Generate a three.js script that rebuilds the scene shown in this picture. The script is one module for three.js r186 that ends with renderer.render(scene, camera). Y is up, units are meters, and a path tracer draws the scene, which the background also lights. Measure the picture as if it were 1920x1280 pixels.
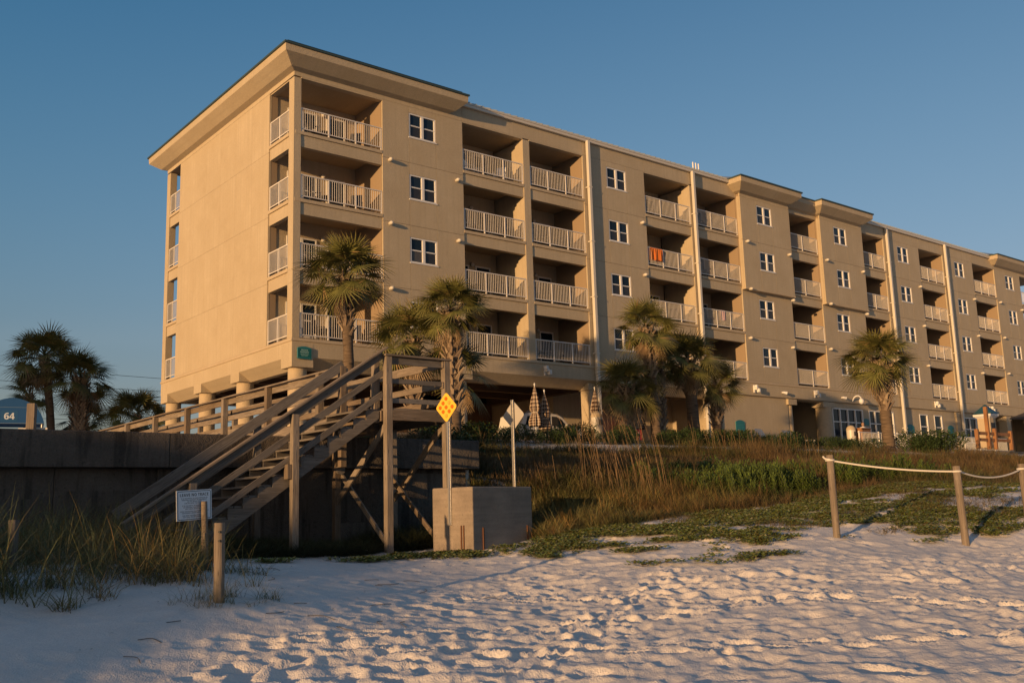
import * as THREE from 'three';
import { mergeGeometries } from 'three/addons/utils/BufferGeometryUtils.js';
import { RoundedBoxGeometry } from 'three/addons/geometries/RoundedBoxGeometry.js';
import { MarchingCubes } from 'three/addons/objects/MarchingCubes.js';

const V3 = THREE.Vector3;
const scene = new THREE.Scene();

// ------------------------------------------------------------------ camera, sky, sun, exposure
// x runs along the long facade, z towards the sea, the building corner stands at x = 0, z = 0
const camera = new THREE.PerspectiveCamera(38.478, 1024 / 682, 0.1, 3000);
const camRight = new V3(0.77815, -0.02934, 0.62739), camUp = new V3(-0.08436, 0.98498, 0.15069), camForward = new V3(0.62238, 0.17018, -0.76399);
camera.position.set(-17.628, 1.6, 35.698);
camera.quaternion.setFromRotationMatrix(new THREE.Matrix4().makeBasis(camRight, camUp, camForward.clone().negate()));
camera.updateMatrixWorld(true);

const sunDir = new V3(-0.964, 0.09, 0.255).normalize();      // towards the low sun
const sun = new THREE.DirectionalLight(new THREE.Color().setRGB(1.0, 0.6, 0.27), 5);
sun.position.copy(sunDir).multiplyScalar(120);
sun.target.position.set(0, 5, 5);
sun.position.add(sun.target.position);
sun.castShadow = true;
sun.shadow.mapSize.set(4096, 4096);
Object.assign(sun.shadow.camera, { left: -90, right: 90, top: 60, bottom: -40, near: 1, far: 320 });
sun.shadow.radius = 1;
scene.add(sun, sun.target);

const clamp = (x, a = 0, b = 1) => Math.min(b, Math.max(a, x));
const smooth = (a, b, x) => { const t = clamp((x - a) / (b - a)); return t * t * (3 - 2 * t); };
const lerp = (a, b, t) => a + (b - a) * t;
function rng(seed) { let s = seed >>> 0; return () => { s = (s + 0x6d2b79f5) >>> 0; let t = Math.imul(s ^ (s >>> 15), 1 | s); t = (t + Math.imul(t ^ (t >>> 7), 61 | t)) ^ t; return ((t ^ (t >>> 14)) >>> 0) / 4294967296; }; }
function hash2(x, y, k = 0) { let h = Math.imul(x | 0, 374761393) ^ Math.imul(y | 0, 668265263) ^ Math.imul(k | 0, 1274126177); h = Math.imul(h ^ (h >>> 13), 1274126177); return ((h ^ (h >>> 16)) >>> 0) / 4294967296; }
function vnoise(x, y, per = 0, k = 0) {
  const xi = Math.floor(x), yi = Math.floor(y), fx = x - xi, fy = y - yi, m = (a) => (per ? ((a % per) + per) % per : a);
  const u = fx * fx * (3 - 2 * fx), v = fy * fy * (3 - 2 * fy);
  return lerp(lerp(hash2(m(xi), m(yi), k), hash2(m(xi + 1), m(yi), k), u), lerp(hash2(m(xi), m(yi + 1), k), hash2(m(xi + 1), m(yi + 1), k), u), v);
}
function fbm(x, y, oct = 4, per = 0, k = 0) { let s = 0, a = 0.5, n = 0; for (let i = 0; i < oct; i++) { s += a * vnoise(x, y, per, k + i * 7); n += a; x *= 2; y *= 2; per *= 2; a *= 0.5; } return s / n; }

{ // evening sky: deep blue overhead, paler away from and towards the sun, a warm glow round the sun, thin grey cloud low down
  const W = 1024, H = 512, data = new Float32Array(W * H * 4);
  for (let j = 0; j < H; j++) for (let i = 0; i < W; i++) {
    const el = ((j + 0.5) / H - 0.5) * Math.PI, az = ((i + 0.5) / W - 0.5) * 2 * Math.PI;
    const x = Math.cos(el) * Math.cos(az), y = Math.sin(el), z = Math.cos(el) * Math.sin(az);
    const mu = x * sunDir.x + y * sunDir.y + z * sunDir.z, e = Math.max(el, 0);
    const hz = Math.exp(-e / 0.13), mid = Math.exp(-e / 0.42), anti = Math.max(-mu, 0) ** 1.5 * mid;
    let r = Math.max(0.035, -0.038 + 0.231 * mid + 0.073 * hz + 0.24 * anti), g = Math.max(0.095, 0.007 + 0.461 * mid - 0.357 * hz + 0.29 * anti), b = Math.max(0.195, 0.123 + 0.545 * mid - 0.823 * hz + 0.378 * anti);
    b = Math.max(b, 0.75 * g);
    const s = Math.max(mu, 0), wide = Math.pow(s, 2) * Math.exp(-e / 0.7), glow = Math.pow(s, 6) * Math.exp(-e / 0.4), core = Math.pow(s, 40) * Math.exp(-e / 0.2);
    r += 0.5 * wide + 0.6 * glow + 2.0 * core; g += 0.34 * wide + 0.36 * glow + 1.1 * core; b += 0.18 * wide + 0.13 * glow + 0.3 * core;
    const band = Math.exp(-(((e - 0.09) / 0.06) ** 2)) * smooth(0.42, 0.72, fbm(az * 3.2 + 9, e * 46, 4));
    r += 0.075 * band; g += 0.06 * band; b += 0.055 * band;
    data.set([r, g, b, 1], (j * W + i) * 4);
  }
  const sky = new THREE.DataTexture(data, W, H, THREE.RGBAFormat, THREE.FloatType);
  sky.mapping = THREE.EquirectangularReflectionMapping; sky.magFilter = THREE.LinearFilter; sky.minFilter = THREE.LinearFilter; sky.wrapS = THREE.RepeatWrapping; sky.needsUpdate = true;
  scene.background = sky; scene.environment = sky;
}
const renderer = new THREE.WebGLRenderer({ antialias: true });
renderer.setSize(1024, 682);
renderer.toneMapping = THREE.LinearToneMapping;
renderer.toneMappingExposure = 1;
renderer.shadowMap.enabled = true;

// ------------------------------------------------------------------ helpers
const taken = new Map();
function numbered(name) { const n = taken.get(name) || 0; taken.set(name, n + 1); return n ? `${name}_${String(n).padStart(3, '0')}` : name; }
function describe(o, label, category, group, kind) { o.userData.label = label; if (category) o.userData.category = category; if (group) o.userData.group = group; if (kind) o.userData.kind = kind; return o; }
function thing(name, label, category, at = [0, 0, 0], turn = 0, group) {
  const o = new THREE.Group(); o.name = numbered(name); o.position.set(...at); o.rotation.y = turn; scene.add(o);
  return describe(o, label, category, group);
}
function copyOf(root, at, turn, label, group) {
  const o = root.clone(); o.name = numbered(root.name.replace(/_\d+$/, '')); o.userData = { ...root.userData }; o.position.set(...at); o.rotation.y = turn; scene.add(o);
  if (label) o.userData.label = label; if (group) o.userData.group = group;
  return o;
}
function part(parent, name, geo, mat, label) {
  const g = Array.isArray(geo) ? join(geo) : geo;
  const m = new THREE.Mesh(g, mat); m.name = name; m.castShadow = m.receiveShadow = true; parent.add(m);
  if (label) m.userData.label = label;
  return m;
}
function bunch(parent, name, geo, mat) { const m = part(parent, name, geo, mat); m.userData.kind = 'stuff'; return m; }
function pivot(parent, name, at = [0, 0, 0], turn = 0) { const g = new THREE.Group(); g.name = name; g.position.set(...at); g.rotation.y = turn; parent.add(g); return g; }
function structure(name, geo, mat, kind = 'structure') { const m = new THREE.Mesh(Array.isArray(geo) ? join(geo) : geo, mat); m.name = name; m.castShadow = m.receiveShadow = true; m.userData.kind = kind; scene.add(m); return m; }
function join(list) {
  const flat = list.map((g) => { const n = g.index ? g.toNonIndexed() : g; for (const k of Object.keys(n.attributes)) if (!['position', 'normal', 'uv', 'color'].includes(k)) n.deleteAttribute(k); return n; });
  const colored = flat.some((g) => g.attributes.color);
  for (const g of flat) {
    if (!g.attributes.normal) g.computeVertexNormals();
    if (!g.attributes.uv) g.setAttribute('uv', new THREE.BufferAttribute(new Float32Array(g.attributes.position.count * 2), 2));
    if (colored && !g.attributes.color) g.setAttribute('color', new THREE.BufferAttribute(new Float32Array(g.attributes.position.count * 3).fill(1), 3));
  }
  return flat.length === 1 ? flat[0] : mergeGeometries(flat, false);
}
let uvShift = 0;
function metreUV(geo, along = null) {               // uv in metres, u along the given axis (0 x, 1 y, 2 z)
  const g = geo.index ? geo.toNonIndexed() : geo, p = g.attributes.position, n = g.attributes.normal, uv = new Float32Array(p.count * 2);
  uvShift = (uvShift + 0.6180339) % 1; const off = uvShift * 13.7;
  for (let i = 0; i < p.count; i += 3) {
    const ax = [Math.abs(n.getX(i) + n.getX(i + 1) + n.getX(i + 2)), Math.abs(n.getY(i) + n.getY(i + 1) + n.getY(i + 2)), Math.abs(n.getZ(i) + n.getZ(i + 1) + n.getZ(i + 2))];
    const d = ax.indexOf(Math.max(...ax)); let a = d === 0 ? 2 : 0, b = d === 1 ? 2 : 1;
    if (along !== null) { if (d !== along) { a = along; b = 3 - d - along; } }
    for (let k = i; k < i + 3; k++) { const c = [p.getX(k), p.getY(k), p.getZ(k)]; uv[k * 2] = c[a] + off; uv[k * 2 + 1] = c[b] + off * 0.37; }
  }
  g.setAttribute('uv', new THREE.BufferAttribute(uv, 2));
  return g;
}
function slab(x0, y0, z0, x1, y1, z1, r = 0, along = null) {   // box between two corners, edges eased by r
  const w = Math.abs(x1 - x0), h = Math.abs(y1 - y0), d = Math.abs(z1 - z0);
  const g = r ? new RoundedBoxGeometry(w, h, d, 1, Math.min(r, w / 2.2, h / 2.2, d / 2.2)) : new THREE.BoxGeometry(w, h, d);
  if (along === null && r && [w, h, d].sort((p, q) => q - p)[1] < 0.35) along = w >= h && w >= d ? 0 : h >= d ? 1 : 2;
  const m = metreUV(g, along);
  return m.translate((x0 + x1) / 2, (y0 + y1) / 2, (z0 + z1) / 2);
}
function board(p, q, thick, high, r = 0.006, up = [0, 1, 0]) {  // straight timber from p to q, "high" measured along up
  const a = new V3(...p), b = new V3(...q), L = a.distanceTo(b), x = b.clone().sub(a).normalize(), z = x.clone().cross(new V3(...up)).normalize(), y = z.clone().cross(x);
  const g = metreUV(r ? new RoundedBoxGeometry(L, high, thick, 1, Math.min(r, high / 2.2, thick / 2.2)) : new THREE.BoxGeometry(L, high, thick), 0);
  return g.applyMatrix4(new THREE.Matrix4().makeBasis(x, y, z).setPosition(a.add(b).multiplyScalar(0.5)));
}
function rod(p, q, r0, r1 = r0, n = 8) {
  const a = new V3(...p), b = new V3(...q), L = a.distanceTo(b);
  const g = new THREE.CylinderGeometry(r1, r0, L, n); g.translate(0, L / 2, 0);
  const quat = new THREE.Quaternion().setFromUnitVectors(new V3(0, 1, 0), b.clone().sub(a).normalize());
  return g.applyQuaternion(quat).translate(a.x, a.y, a.z);
}
function tube(points, r, seg = 16, n = 6) { return new THREE.TubeGeometry(new THREE.CatmullRomCurve3(points.map((p) => new V3(...p))), seg, r, n); }
function polyGeo(tris) { const g = new THREE.BufferGeometry(); g.setAttribute('position', new THREE.BufferAttribute(new Float32Array(tris.flat(2)), 3)); g.computeVertexNormals(); return metreUV(g); }
const quad = (a, b, c, d) => [[a, b, c], [a, c, d]];
function sweep(profile, stations) {       // profile [[out, y]] carried along stations [x, z, outX, outZ], closed at both ends
  const tris = [], at = (s, [o, y]) => [s[0] + s[2] * o, y, s[1] + s[3] * o], n = profile.length;
  for (let i = 0; i + 1 < stations.length; i++) for (let j = 0; j < n; j++) tris.push(...quad(at(stations[i], profile[j]), at(stations[i + 1], profile[j]), at(stations[i + 1], profile[(j + 1) % n]), at(stations[i], profile[(j + 1) % n])));
  const caps = THREE.ShapeUtils.triangulateShape(profile.map((p) => new THREE.Vector2(...p)), []);
  for (const [a, b, c] of caps) { tris.push([at(stations[0], profile[a]), at(stations[0], profile[b]), at(stations[0], profile[c])]); const e = stations[stations.length - 1]; tris.push([at(e, profile[a]), at(e, profile[c]), at(e, profile[b])]); }
  return polyGeo(tris);
}

// ------------------------------------------------------------------ textures and materials
function makeTex(w, h, fn, metres = [1, 1], srgb = true) {
  const d = new Uint8Array(w * h * 4);
  for (let j = 0; j < h; j++) for (let i = 0; i < w; i++) { const c = fn(i / w, j / h); d.set([clamp(c[0]) * 255, clamp(c[1]) * 255, clamp(c[2]) * 255, 255], (j * w + i) * 4); }
  const t = new THREE.DataTexture(d, w, h); t.wrapS = t.wrapT = THREE.RepeatWrapping; t.magFilter = THREE.LinearFilter; t.minFilter = THREE.LinearMipmapLinearFilter; t.generateMipmaps = true;
  if (srgb) t.colorSpace = THREE.SRGBColorSpace;
  t.repeat.set(1 / metres[0], 1 / metres[1]); t.needsUpdate = true;
  return t;
}
const grey = (v) => [v, v, v];
const stuccoMap = makeTex(512, 512, (u, v) => { const s = fbm(u * 6, v * 6, 5, 6, 3), f = vnoise(u * 180, v * 180, 180, 5), dr = fbm(u * 40, v * 3, 3, 0, 9) * 0; const k = 0.92 + 0.08 * s + 0.05 * (f - 0.5) - 0.03 * smooth(0.6, 0.95, vnoise(u * 40, 3, 40, 61)) * smooth(0.3, 0.7, s) - 0.012 * vnoise(u * 120, 3, 120, 62) + dr; return [k, k * (0.985 + 0.015 * s), k * (0.96 + 0.04 * s)]; }, [5, 5]);
const stuccoBump = makeTex(512, 512, (u, v) => grey(0.35 * vnoise(u * 170, v * 170, 170, 2) + 0.3 * vnoise(u * 90, v * 90, 90, 4) + 0.35 * fbm(u * 8, v * 8, 3, 8, 8)), [2.2, 2.2], false);
const woodMap = makeTex(512, 256, (u, v) => {
  const w = v + 0.03 * fbm(u * 4, v * 6, 3, 4, 1), g1 = vnoise(u * 6, w * 70, 0, 2), g2 = vnoise(u * 14, w * 150, 0, 3), st = fbm(u * 4, v * 4, 4, 4, 4);
  const kx = (u * 3) % 1 - 0.5, ky = (v * 3 + Math.floor(u * 3) * 0.37) % 1 - 0.5, knot = Math.exp(-(kx * kx * 300 + ky * ky * 900));
  const k = 0.62 + 0.2 * g1 + 0.12 * g2 + 0.22 * (st - 0.5) - 0.35 * knot; return [k, k * (0.97 + 0.03 * st), k * (0.92 + 0.08 * st)];
}, [1.6, 0.5]);
const woodBump = makeTex(512, 256, (u, v) => { const w = v + 0.03 * fbm(u * 4, v * 6, 3, 4, 1); return grey(0.5 * vnoise(u * 6, w * 70, 0, 2) + 0.5 * vnoise(u * 14, w * 150, 0, 3)); }, [1.6, 0.5], false);
const concreteMap = makeTex(1024, 512, (u, v) => {
  const big = fbm(u * 5, v * 3, 5, 0, 11), streak = fbm(u * 60, v * 3, 3, 0, 12), fine = vnoise(u * 300, v * 150, 0, 13), pit = vnoise(u * 120, v * 60, 0, 15) > 0.9 ? 0.12 : 0;
  const k = 0.62 + 0.36 * big - 0.2 * smooth(0.5, 0.8, streak) + 0.1 * (fine - 0.5) - pit; return [k, k * 0.97, k * 0.93];
}, [6, 3]);
const blockMap = makeTex(512, 512, (u, v) => { const k = 0.84 + 0.2 * (fbm(u * 5, v * 5, 4, 5, 71) - 0.5) + 0.1 * (fbm(u * 3, v * 40, 2, 0, 72) - 0.5) + 0.08 * (vnoise(u * 220, v * 220, 220, 73) - 0.5) - (vnoise(u * 90, v * 90, 90, 74) > 0.93 ? 0.16 : 0); return [k, k * 0.985, k * 0.96]; }, [2, 2]);
const concreteBump = makeTex(512, 512, (u, v) => grey(0.5 * fbm(u * 30, v * 30, 4, 30, 14) + 0.5 * vnoise(u * 150, v * 150, 150, 15)), [1.5, 1.5], false);
const sandMap = makeTex(512, 512, (u, v) => { const k = 0.9 + 0.07 * fbm(u * 9, v * 9, 5, 9, 21) + 0.06 * (vnoise(u * 256, v * 256, 256, 22) - 0.5); return [k, k * 0.985, k * 0.965]; }, [3.3, 3.3]);
const sandBump = makeTex(512, 512, (u, v) => grey(0.6 * fbm(u * 28, v * 28, 4, 28, 23) + 0.4 * vnoise(u * 200, v * 200, 200, 24)), [1.7, 1.7], false);
const rgb = (r, g, b) => new THREE.Color().setRGB(r, g, b);
const std = (color, o = {}) => new THREE.MeshStandardMaterial({ color, roughness: 0.85, ...o });
const M = {
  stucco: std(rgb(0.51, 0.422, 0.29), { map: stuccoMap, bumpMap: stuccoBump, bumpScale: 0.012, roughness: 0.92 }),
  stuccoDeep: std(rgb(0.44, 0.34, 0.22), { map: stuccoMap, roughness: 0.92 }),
  joint: std(rgb(0.3, 0.22, 0.14), { roughness: 0.95 }),
  trim: std(rgb(0.53, 0.43, 0.29), { map: stuccoMap, bumpMap: stuccoBump, bumpScale: 0.008 }),
  white: std(rgb(0.72, 0.7, 0.66), { roughness: 0.45 }),
  rail: std(rgb(0.7, 0.65, 0.58), { roughness: 0.5 }),
  glass: new THREE.MeshPhysicalMaterial({ color: rgb(0.012, 0.02, 0.032), roughness: 0.06, specularIntensity: 0.45 }),
  glassBlue: new THREE.MeshPhysicalMaterial({ color: rgb(0.018, 0.028, 0.042), roughness: 0.05, specularIntensity: 0.6 }), blind: std(rgb(0.075, 0.07, 0.065), { roughness: 0.35 }),
  screen: std(rgb(0.028, 0.026, 0.027), { roughness: 0.4 }),
  metalRoof: std(rgb(0.42, 0.45, 0.43), { roughness: 0.35, metalness: 0.6 }),
  roofEdge: std(rgb(0.035, 0.06, 0.058), { roughness: 0.6 }),
  gutter: std(rgb(0.6, 0.55, 0.46), { roughness: 0.4 }),
  wood: std(rgb(0.33, 0.265, 0.2), { map: woodMap, bumpMap: woodBump, bumpScale: 0.004, roughness: 0.9 }),
  woodGrey: std(rgb(0.245, 0.215, 0.185), { map: woodMap, bumpMap: woodBump, bumpScale: 0.004, roughness: 0.92 }),
  woodPale: std(rgb(0.38, 0.315, 0.25), { map: woodMap, bumpMap: woodBump, bumpScale: 0.005, roughness: 0.92 }), woodBrown: std(rgb(0.285, 0.215, 0.15), { map: woodMap, bumpMap: woodBump, bumpScale: 0.005, roughness: 0.9 }), woodGreyPale: std(rgb(0.3, 0.27, 0.24), { map: woodMap, bumpMap: woodBump, bumpScale: 0.005, roughness: 0.92 }),
  woodNew: std(rgb(0.46, 0.22, 0.09), { map: woodMap, bumpMap: woodBump, bumpScale: 0.003, roughness: 0.8 }),
  concrete: std(rgb(0.4, 0.335, 0.275), { map: blockMap, bumpMap: concreteBump, bumpScale: 0.008, roughness: 0.95 }),
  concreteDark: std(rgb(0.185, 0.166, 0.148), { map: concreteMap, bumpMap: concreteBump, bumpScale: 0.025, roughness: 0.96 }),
  sand: std(rgb(0.84, 0.785, 0.725), { map: sandMap, bumpMap: sandBump, bumpScale: 0.012, roughness: 0.97 }),
  dark: std(rgb(0.02, 0.019, 0.018), { roughness: 0.6 }),
  darkMetal: std(rgb(0.05, 0.045, 0.04), { roughness: 0.5 }),
  steel: std(rgb(0.5, 0.48, 0.45), { roughness: 0.45, metalness: 0.75 }),
  rust: std(rgb(0.16, 0.07, 0.035), { roughness: 0.95 }),
  teal: std(rgb(0.02, 0.17, 0.19), { roughness: 0.55 }),
  rope: std(rgb(0.66, 0.6, 0.5), { roughness: 0.95 }),
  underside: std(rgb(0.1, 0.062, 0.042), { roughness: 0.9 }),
  plain: std(rgb(1, 1, 1), { vertexColors: true, roughness: 0.8 }),
};
let woodTurn = 0;
function weather(mat) { if (mat !== M.wood && mat !== M.woodGrey) return mat; const q = hash2(woodTurn++, 7, 3); return mat === M.wood ? (q < 0.3 ? M.woodPale : q < 0.55 ? M.woodBrown : mat) : q < 0.4 ? M.woodGreyPale : mat; }
// ------------------------------------------------------------------ the ground: beach, dune, plateau
const SUNX = 0.9667, SUNZ = -0.2557, SUNT = 0.0902;          // horizontal direction the light travels, and its fall per metre
function baseH(x, z) {
  const k = [[-400, 4.6], [3, 4.6], [8, 4.1], [20, 1.5], [30, 0.3], [42, -0.4], [80, -1.6], [3000, -3]];
  for (let i = 1; i < k.length; i++) if (z < k[i][0]) return lerp(k[i - 1][1], k[i][1], clamp((z - k[i - 1][0]) / (k[i][0] - k[i - 1][0])));
  return -3;
}
const groundPoints = [
  [-15.67, 26.54, 0.33], [-13.9, 27.56, 0.22], [-12.1, 28.76, 0.12], [-10.5, 30.28, 0.1], [-9.15, 31.8, 0.09], [-15.17, 24.0, 0.63], [-13.15, 24.75, 0.71], [-11.2, 24.98, 0.53], [-9.25, 25.25, 0.46],
  [-7.81, 27.98, 0.42], [-5.83, 30.24, 0.38], [-12.66, 19.99, 1.02], [-14.5, 21.6, 0.95], [-9.53, 19.24, 0.92], [-7.21, 18.89, 0.87], [-7.28, 17.13, 0.88], [-6.46, 20.67, 0.85], [-5.04, 20.97, 1.02],
  [-11.16, 17.33, 1.15], [-6.58, 24.48, 0.71], [-6.77, 22.77, 0.8], [-6.23, 25.8, 0.68], [-2.54, 25.86, 0.97], [-1.36, 27.56, 0.78], [-2.55, 28.79, 0.62], [0.52, 27.46, 1.1], [-1.62, 26.62, 0.95],
  [-2.9, 20.79, 1.23], [0, 20.53, 1.42], [3.14, 21.2, 1.61], [6.09, 22.38, 1.92], [8.2, 24.1, 1.95], [-4.6, 17.2, 1.2], [-3.0, 16.8, 1.95], [-2.6, 18.8, 1.5], [0, 16, 2.3], [-16, 17.3, 1.45], [-20, 21, 1.2], [-18, 26, 0.4],
  [-17.6, 35.7, 0], [-10, 38, -0.2], [-24, 30, 0.4], [0, 34, 0.15], [-13, 22.3, 0.86], [-9.5, 22, 0.72], [-4.5, 19, 1.05], [4, 14, 2.75], [10, 16, 2.5], [-17, 23.5, 0.9],
];
const tps = (() => {
  const n = groundPoints.length, A = [], phi = (r2) => (r2 < 1e-9 ? 0 : 0.5 * r2 * Math.log(r2));
  for (let i = 0; i < n + 3; i++) A.push(new Float64Array(n + 4));
  for (let i = 0; i < n; i++) {
    const [x, z, y] = groundPoints[i];
    for (let j = 0; j < n; j++) A[i][j] = phi((x - groundPoints[j][0]) ** 2 + (z - groundPoints[j][1]) ** 2) + (i === j ? 0.5 : 0);
    A[i][n] = A[n][i] = 1; A[i][n + 1] = A[n + 1][i] = x; A[i][n + 2] = A[n + 2][i] = z; A[i][n + 3] = y - baseH(x, z);
  }
  const N = n + 3;
  for (let c = 0; c < N; c++) {
    let p = c; for (let r = c + 1; r < N; r++) if (Math.abs(A[r][c]) > Math.abs(A[p][c])) p = r;
    [A[c], A[p]] = [A[p], A[c]];
    for (let r = c + 1; r < N; r++) { const f = A[r][c] / A[c][c]; if (f) for (let k = c; k <= N; k++) A[r][k] -= f * A[c][k]; }
  }
  const w = new Float64Array(N);
  for (let r = N - 1; r >= 0; r--) { let s = A[r][N]; for (let k = r + 1; k < N; k++) s -= A[r][k] * w[k]; w[r] = s / A[r][r]; }
  return (x, z) => { let s = w[n] + w[n + 1] * x + w[n + 2] * z; for (let i = 0; i < n; i++) s += w[i] * phi((x - groundPoints[i][0]) ** 2 + (z - groundPoints[i][1]) ** 2); return s; };
})();
const WALL_END = -3.42, WALL_BACK = 16.35;
function smoothH(x, z) {
  const m = smooth(-30, -20, x) * (1 - smooth(6, 16, x)) * smooth(8, 13, z) * (1 - smooth(36, 46, z));
  let h = baseH(x, z);
  if (m > 0) h += clamp(tps(x, z), -3, 2) * m;
  const behind = x < WALL_END ? (z < 16.6 ? 1 : 0) : smooth(0.5, WALL_END, x) * (1 - smooth(13, 18.4, z));
  if (behind > 0) h = lerp(h, lerp(3.35, 2.95, smooth(2, 16, z)), behind);
  // a higher dune farther up the beach, outside the picture: it keeps the low sun off the near sand on this side
  const s = SUNX * x + SUNZ * z, w = -SUNZ * x + SUNX * z;
  const crest = along([[-50, 1.8], [11.9, 2.0], [13.8, 1.75], [14.7, 1.3], [15.6, 0.9], [16.1, 0.4], [16.5, -0.1], [17.1, -0.5], [18.2, -0.65], [19.4, -0.7], [20.5, -0.8], [21.0, -1.0], [21.8, -1.4], [22.8, -2.0], [24.6, -2.8]], w);
  const dune = (crest + 78 * SUNT) * Math.exp(-(((s + 78) / 11) ** 2)) * smooth(-18, -6, w);
  return s < -45 ? Math.max(h, dune) : h;
}
function along(pts, x) { for (let i = 1; i < pts.length; i++) if (x < pts[i][0]) return lerp(pts[i - 1][1], pts[i][1], clamp((x - pts[i - 1][0]) / (pts[i][0] - pts[i - 1][0]))); return pts[pts.length - 1][1]; }
const denseEdge = (x) => along([[-5.2, 20.9], [-2.9, 20.8], [0, 20.6], [3.1, 21.3], [6.1, 22.4], [8.2, 24], [14, 25]], x);       // lower edge of the tall growth on the dune
const creeperEdge = (x) => along([[-9.5, 19.9], [-8, 20.6], [-6.9, 22], [-6.4, 24.2], [-5.6, 25.5], [-2.5, 26], [-1, 26.8], [1, 27.4], [4, 28.5], [10, 30]], x);
const walkEdge = (x) => along([[-17, 27.2], [-15, 26.4], [-13, 25.4], [-11, 24.1], [-8.6, 22.9], [-7, 23.4], [-6.4, 24.6], [-5.6, 25.8], [-2.5, 26.5], [-1, 27.6], [1.2, 28], [4, 29.2], [10, 31]], x);
function pits(x, z, cell, k, rMin, rMax, depth) {
  const ci = Math.floor(x / cell), cj = Math.floor(z / cell); let h = 0;
  for (let a = -1; a <= 1; a++) for (let b = -1; b <= 1; b++) {
    const i = ci + a, j = cj + b, px = (i + hash2(i, j, k)) * cell, pz = (j + hash2(i, j, k + 1)) * cell;
    const th = hash2(i, j, k + 2) * 6.283, asp = 1.15 + 0.9 * hash2(i, j, k + 3), R = lerp(rMin, rMax, hash2(i, j, k + 4)), D = depth * (0.45 + 0.75 * hash2(i, j, k + 5));
    const dx = x - px, dz = z - pz, u = (dx * Math.cos(th) + dz * Math.sin(th)) / asp, v = -dx * Math.sin(th) + dz * Math.cos(th), r = Math.sqrt(u * u + v * v) / R;
    if (r < 1) h -= D * (1 - r * r) * (1 - 0.5 * r * r); else if (r < 1.9) { const t = (r - 1) / 0.9; h += D * 0.42 * Math.sin(Math.PI * Math.sqrt(t)) * (1 - t); }
  }
  return h;
}
function scoops(x, z, cell, k, rMin, rMax, depth) {      // overlapping hollows with crisp ridges between them
  const ci = Math.floor(x / cell), cj = Math.floor(z / cell); let h = 0.35 * depth;
  for (let a = -1; a <= 1; a++) for (let b = -1; b <= 1; b++) {
    const i = ci + a, j = cj + b, px = (i + hash2(i, j, k)) * cell, pz = (j + hash2(i, j, k + 1)) * cell;
    const th = -0.5 + 1.6 * hash2(i, j, k + 2), asp = 1.2 + 0.9 * hash2(i, j, k + 3), R = lerp(rMin, rMax, hash2(i, j, k + 4)), D = depth * (0.35 + 0.8 * hash2(i, j, k + 5));
    const dx = x - px, dz = z - pz, u = (dx * Math.cos(th) + dz * Math.sin(th)) / asp, v = -dx * Math.sin(th) + dz * Math.cos(th), r2 = (u * u + v * v) / (R * R);
    h = Math.min(h, D * (1.25 * r2 - 1));
  }
  return h;
}
function groundH(x, z, fine = true) {
  let h = smoothH(x, z);
  if (!fine) return h;
  h += 0.04 * (fbm(x * 0.9, z * 0.9, 2) - 0.5) + 0.014 * (fbm(x * 2.6 + 7, z * 2.6, 2, 0, 5) - 0.5);
  if (z > 16.7 && z < 40 && x < 12 && x > -24) {
    const wx = x + 0.09 * (fbm(x * 5, z * 5, 2, 0, 31) - 0.5), wz = z + 0.09 * (fbm(x * 5 + 30, z * 5, 2, 0, 33) - 0.5);
    const e = z - walkEdge(x), a = smooth(-0.5, 1.6, e) * lerp(1, 0.75, smooth(-6, 0, x)), c = smooth(0.3, 0.62, fbm(x * 0.45, z * 0.45, 2, 0, 40) + 0.25);
    if (a > 0) {
      const v = 0.35 + 1.25 * smooth(0.25, 0.75, fbm(x * 0.8 + 11, z * 0.8, 2, 0, 47));
      h += 0.84 * a * (scoops(wx, wz, 0.24, 50, 0.08, 0.165, 0.036) * v + pits(wx, wz, 0.5, 60, 0.1, 0.18, 0.028) * c + scoops(wx + 5, wz, 0.115, 70, 0.04, 0.08, 0.013) * (0.5 + 0.5 * v) + pits(x, z, 1.5, 64, 0.12, 0.19, 0.06));
      for (const [x0, z0, dx, dz] of [[-15, 25.8, 0.955, 0.296], [-12.5, 28.9, 0.87, -0.49], [-9.5, 25.2, 0.6, 0.8], [-13.6, 26.2, 0.8, 0.6]]) { // trails of single footprints
        const t = (x - x0) * dx + (z - z0) * dz, o = -(x - x0) * dz + (z - z0) * dx; if (Math.abs(o) > 0.5 || t < -0.5 || t > 9) continue;
        for (let q = Math.round(t / 0.36) - 1; q <= Math.round(t / 0.36) + 1; q++) { const u = (t - q * 0.36 - 0.08 * hash2(q, 3, 9)) / 0.16, w = (o - (q % 2 ? 0.11 : -0.11) - 0.05 * hash2(q, 5, 9)) / 0.075, r = Math.hypot(u, w); if (r < 1) h -= a * 0.045 * (1 - r ** 4); else if (r < 1.7) h += a * 0.02 * Math.sin(Math.PI * (r - 1) / 0.7); }
      }
    }
    const b = 1 - smooth(-0.2, 1.0, e);
    if (b > 0) h += b * (0.035 * (fbm(x * 3.1, z * 3.1, 3, 0, 44) - 0.5) + (x > -8 ? pits(wx, wz, 0.5, 80, 0.1, 0.2, 0.03) : pits(wx, wz, 0.9, 84, 0.1, 0.17, 0.02)));
  }
  return h;
}
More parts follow.
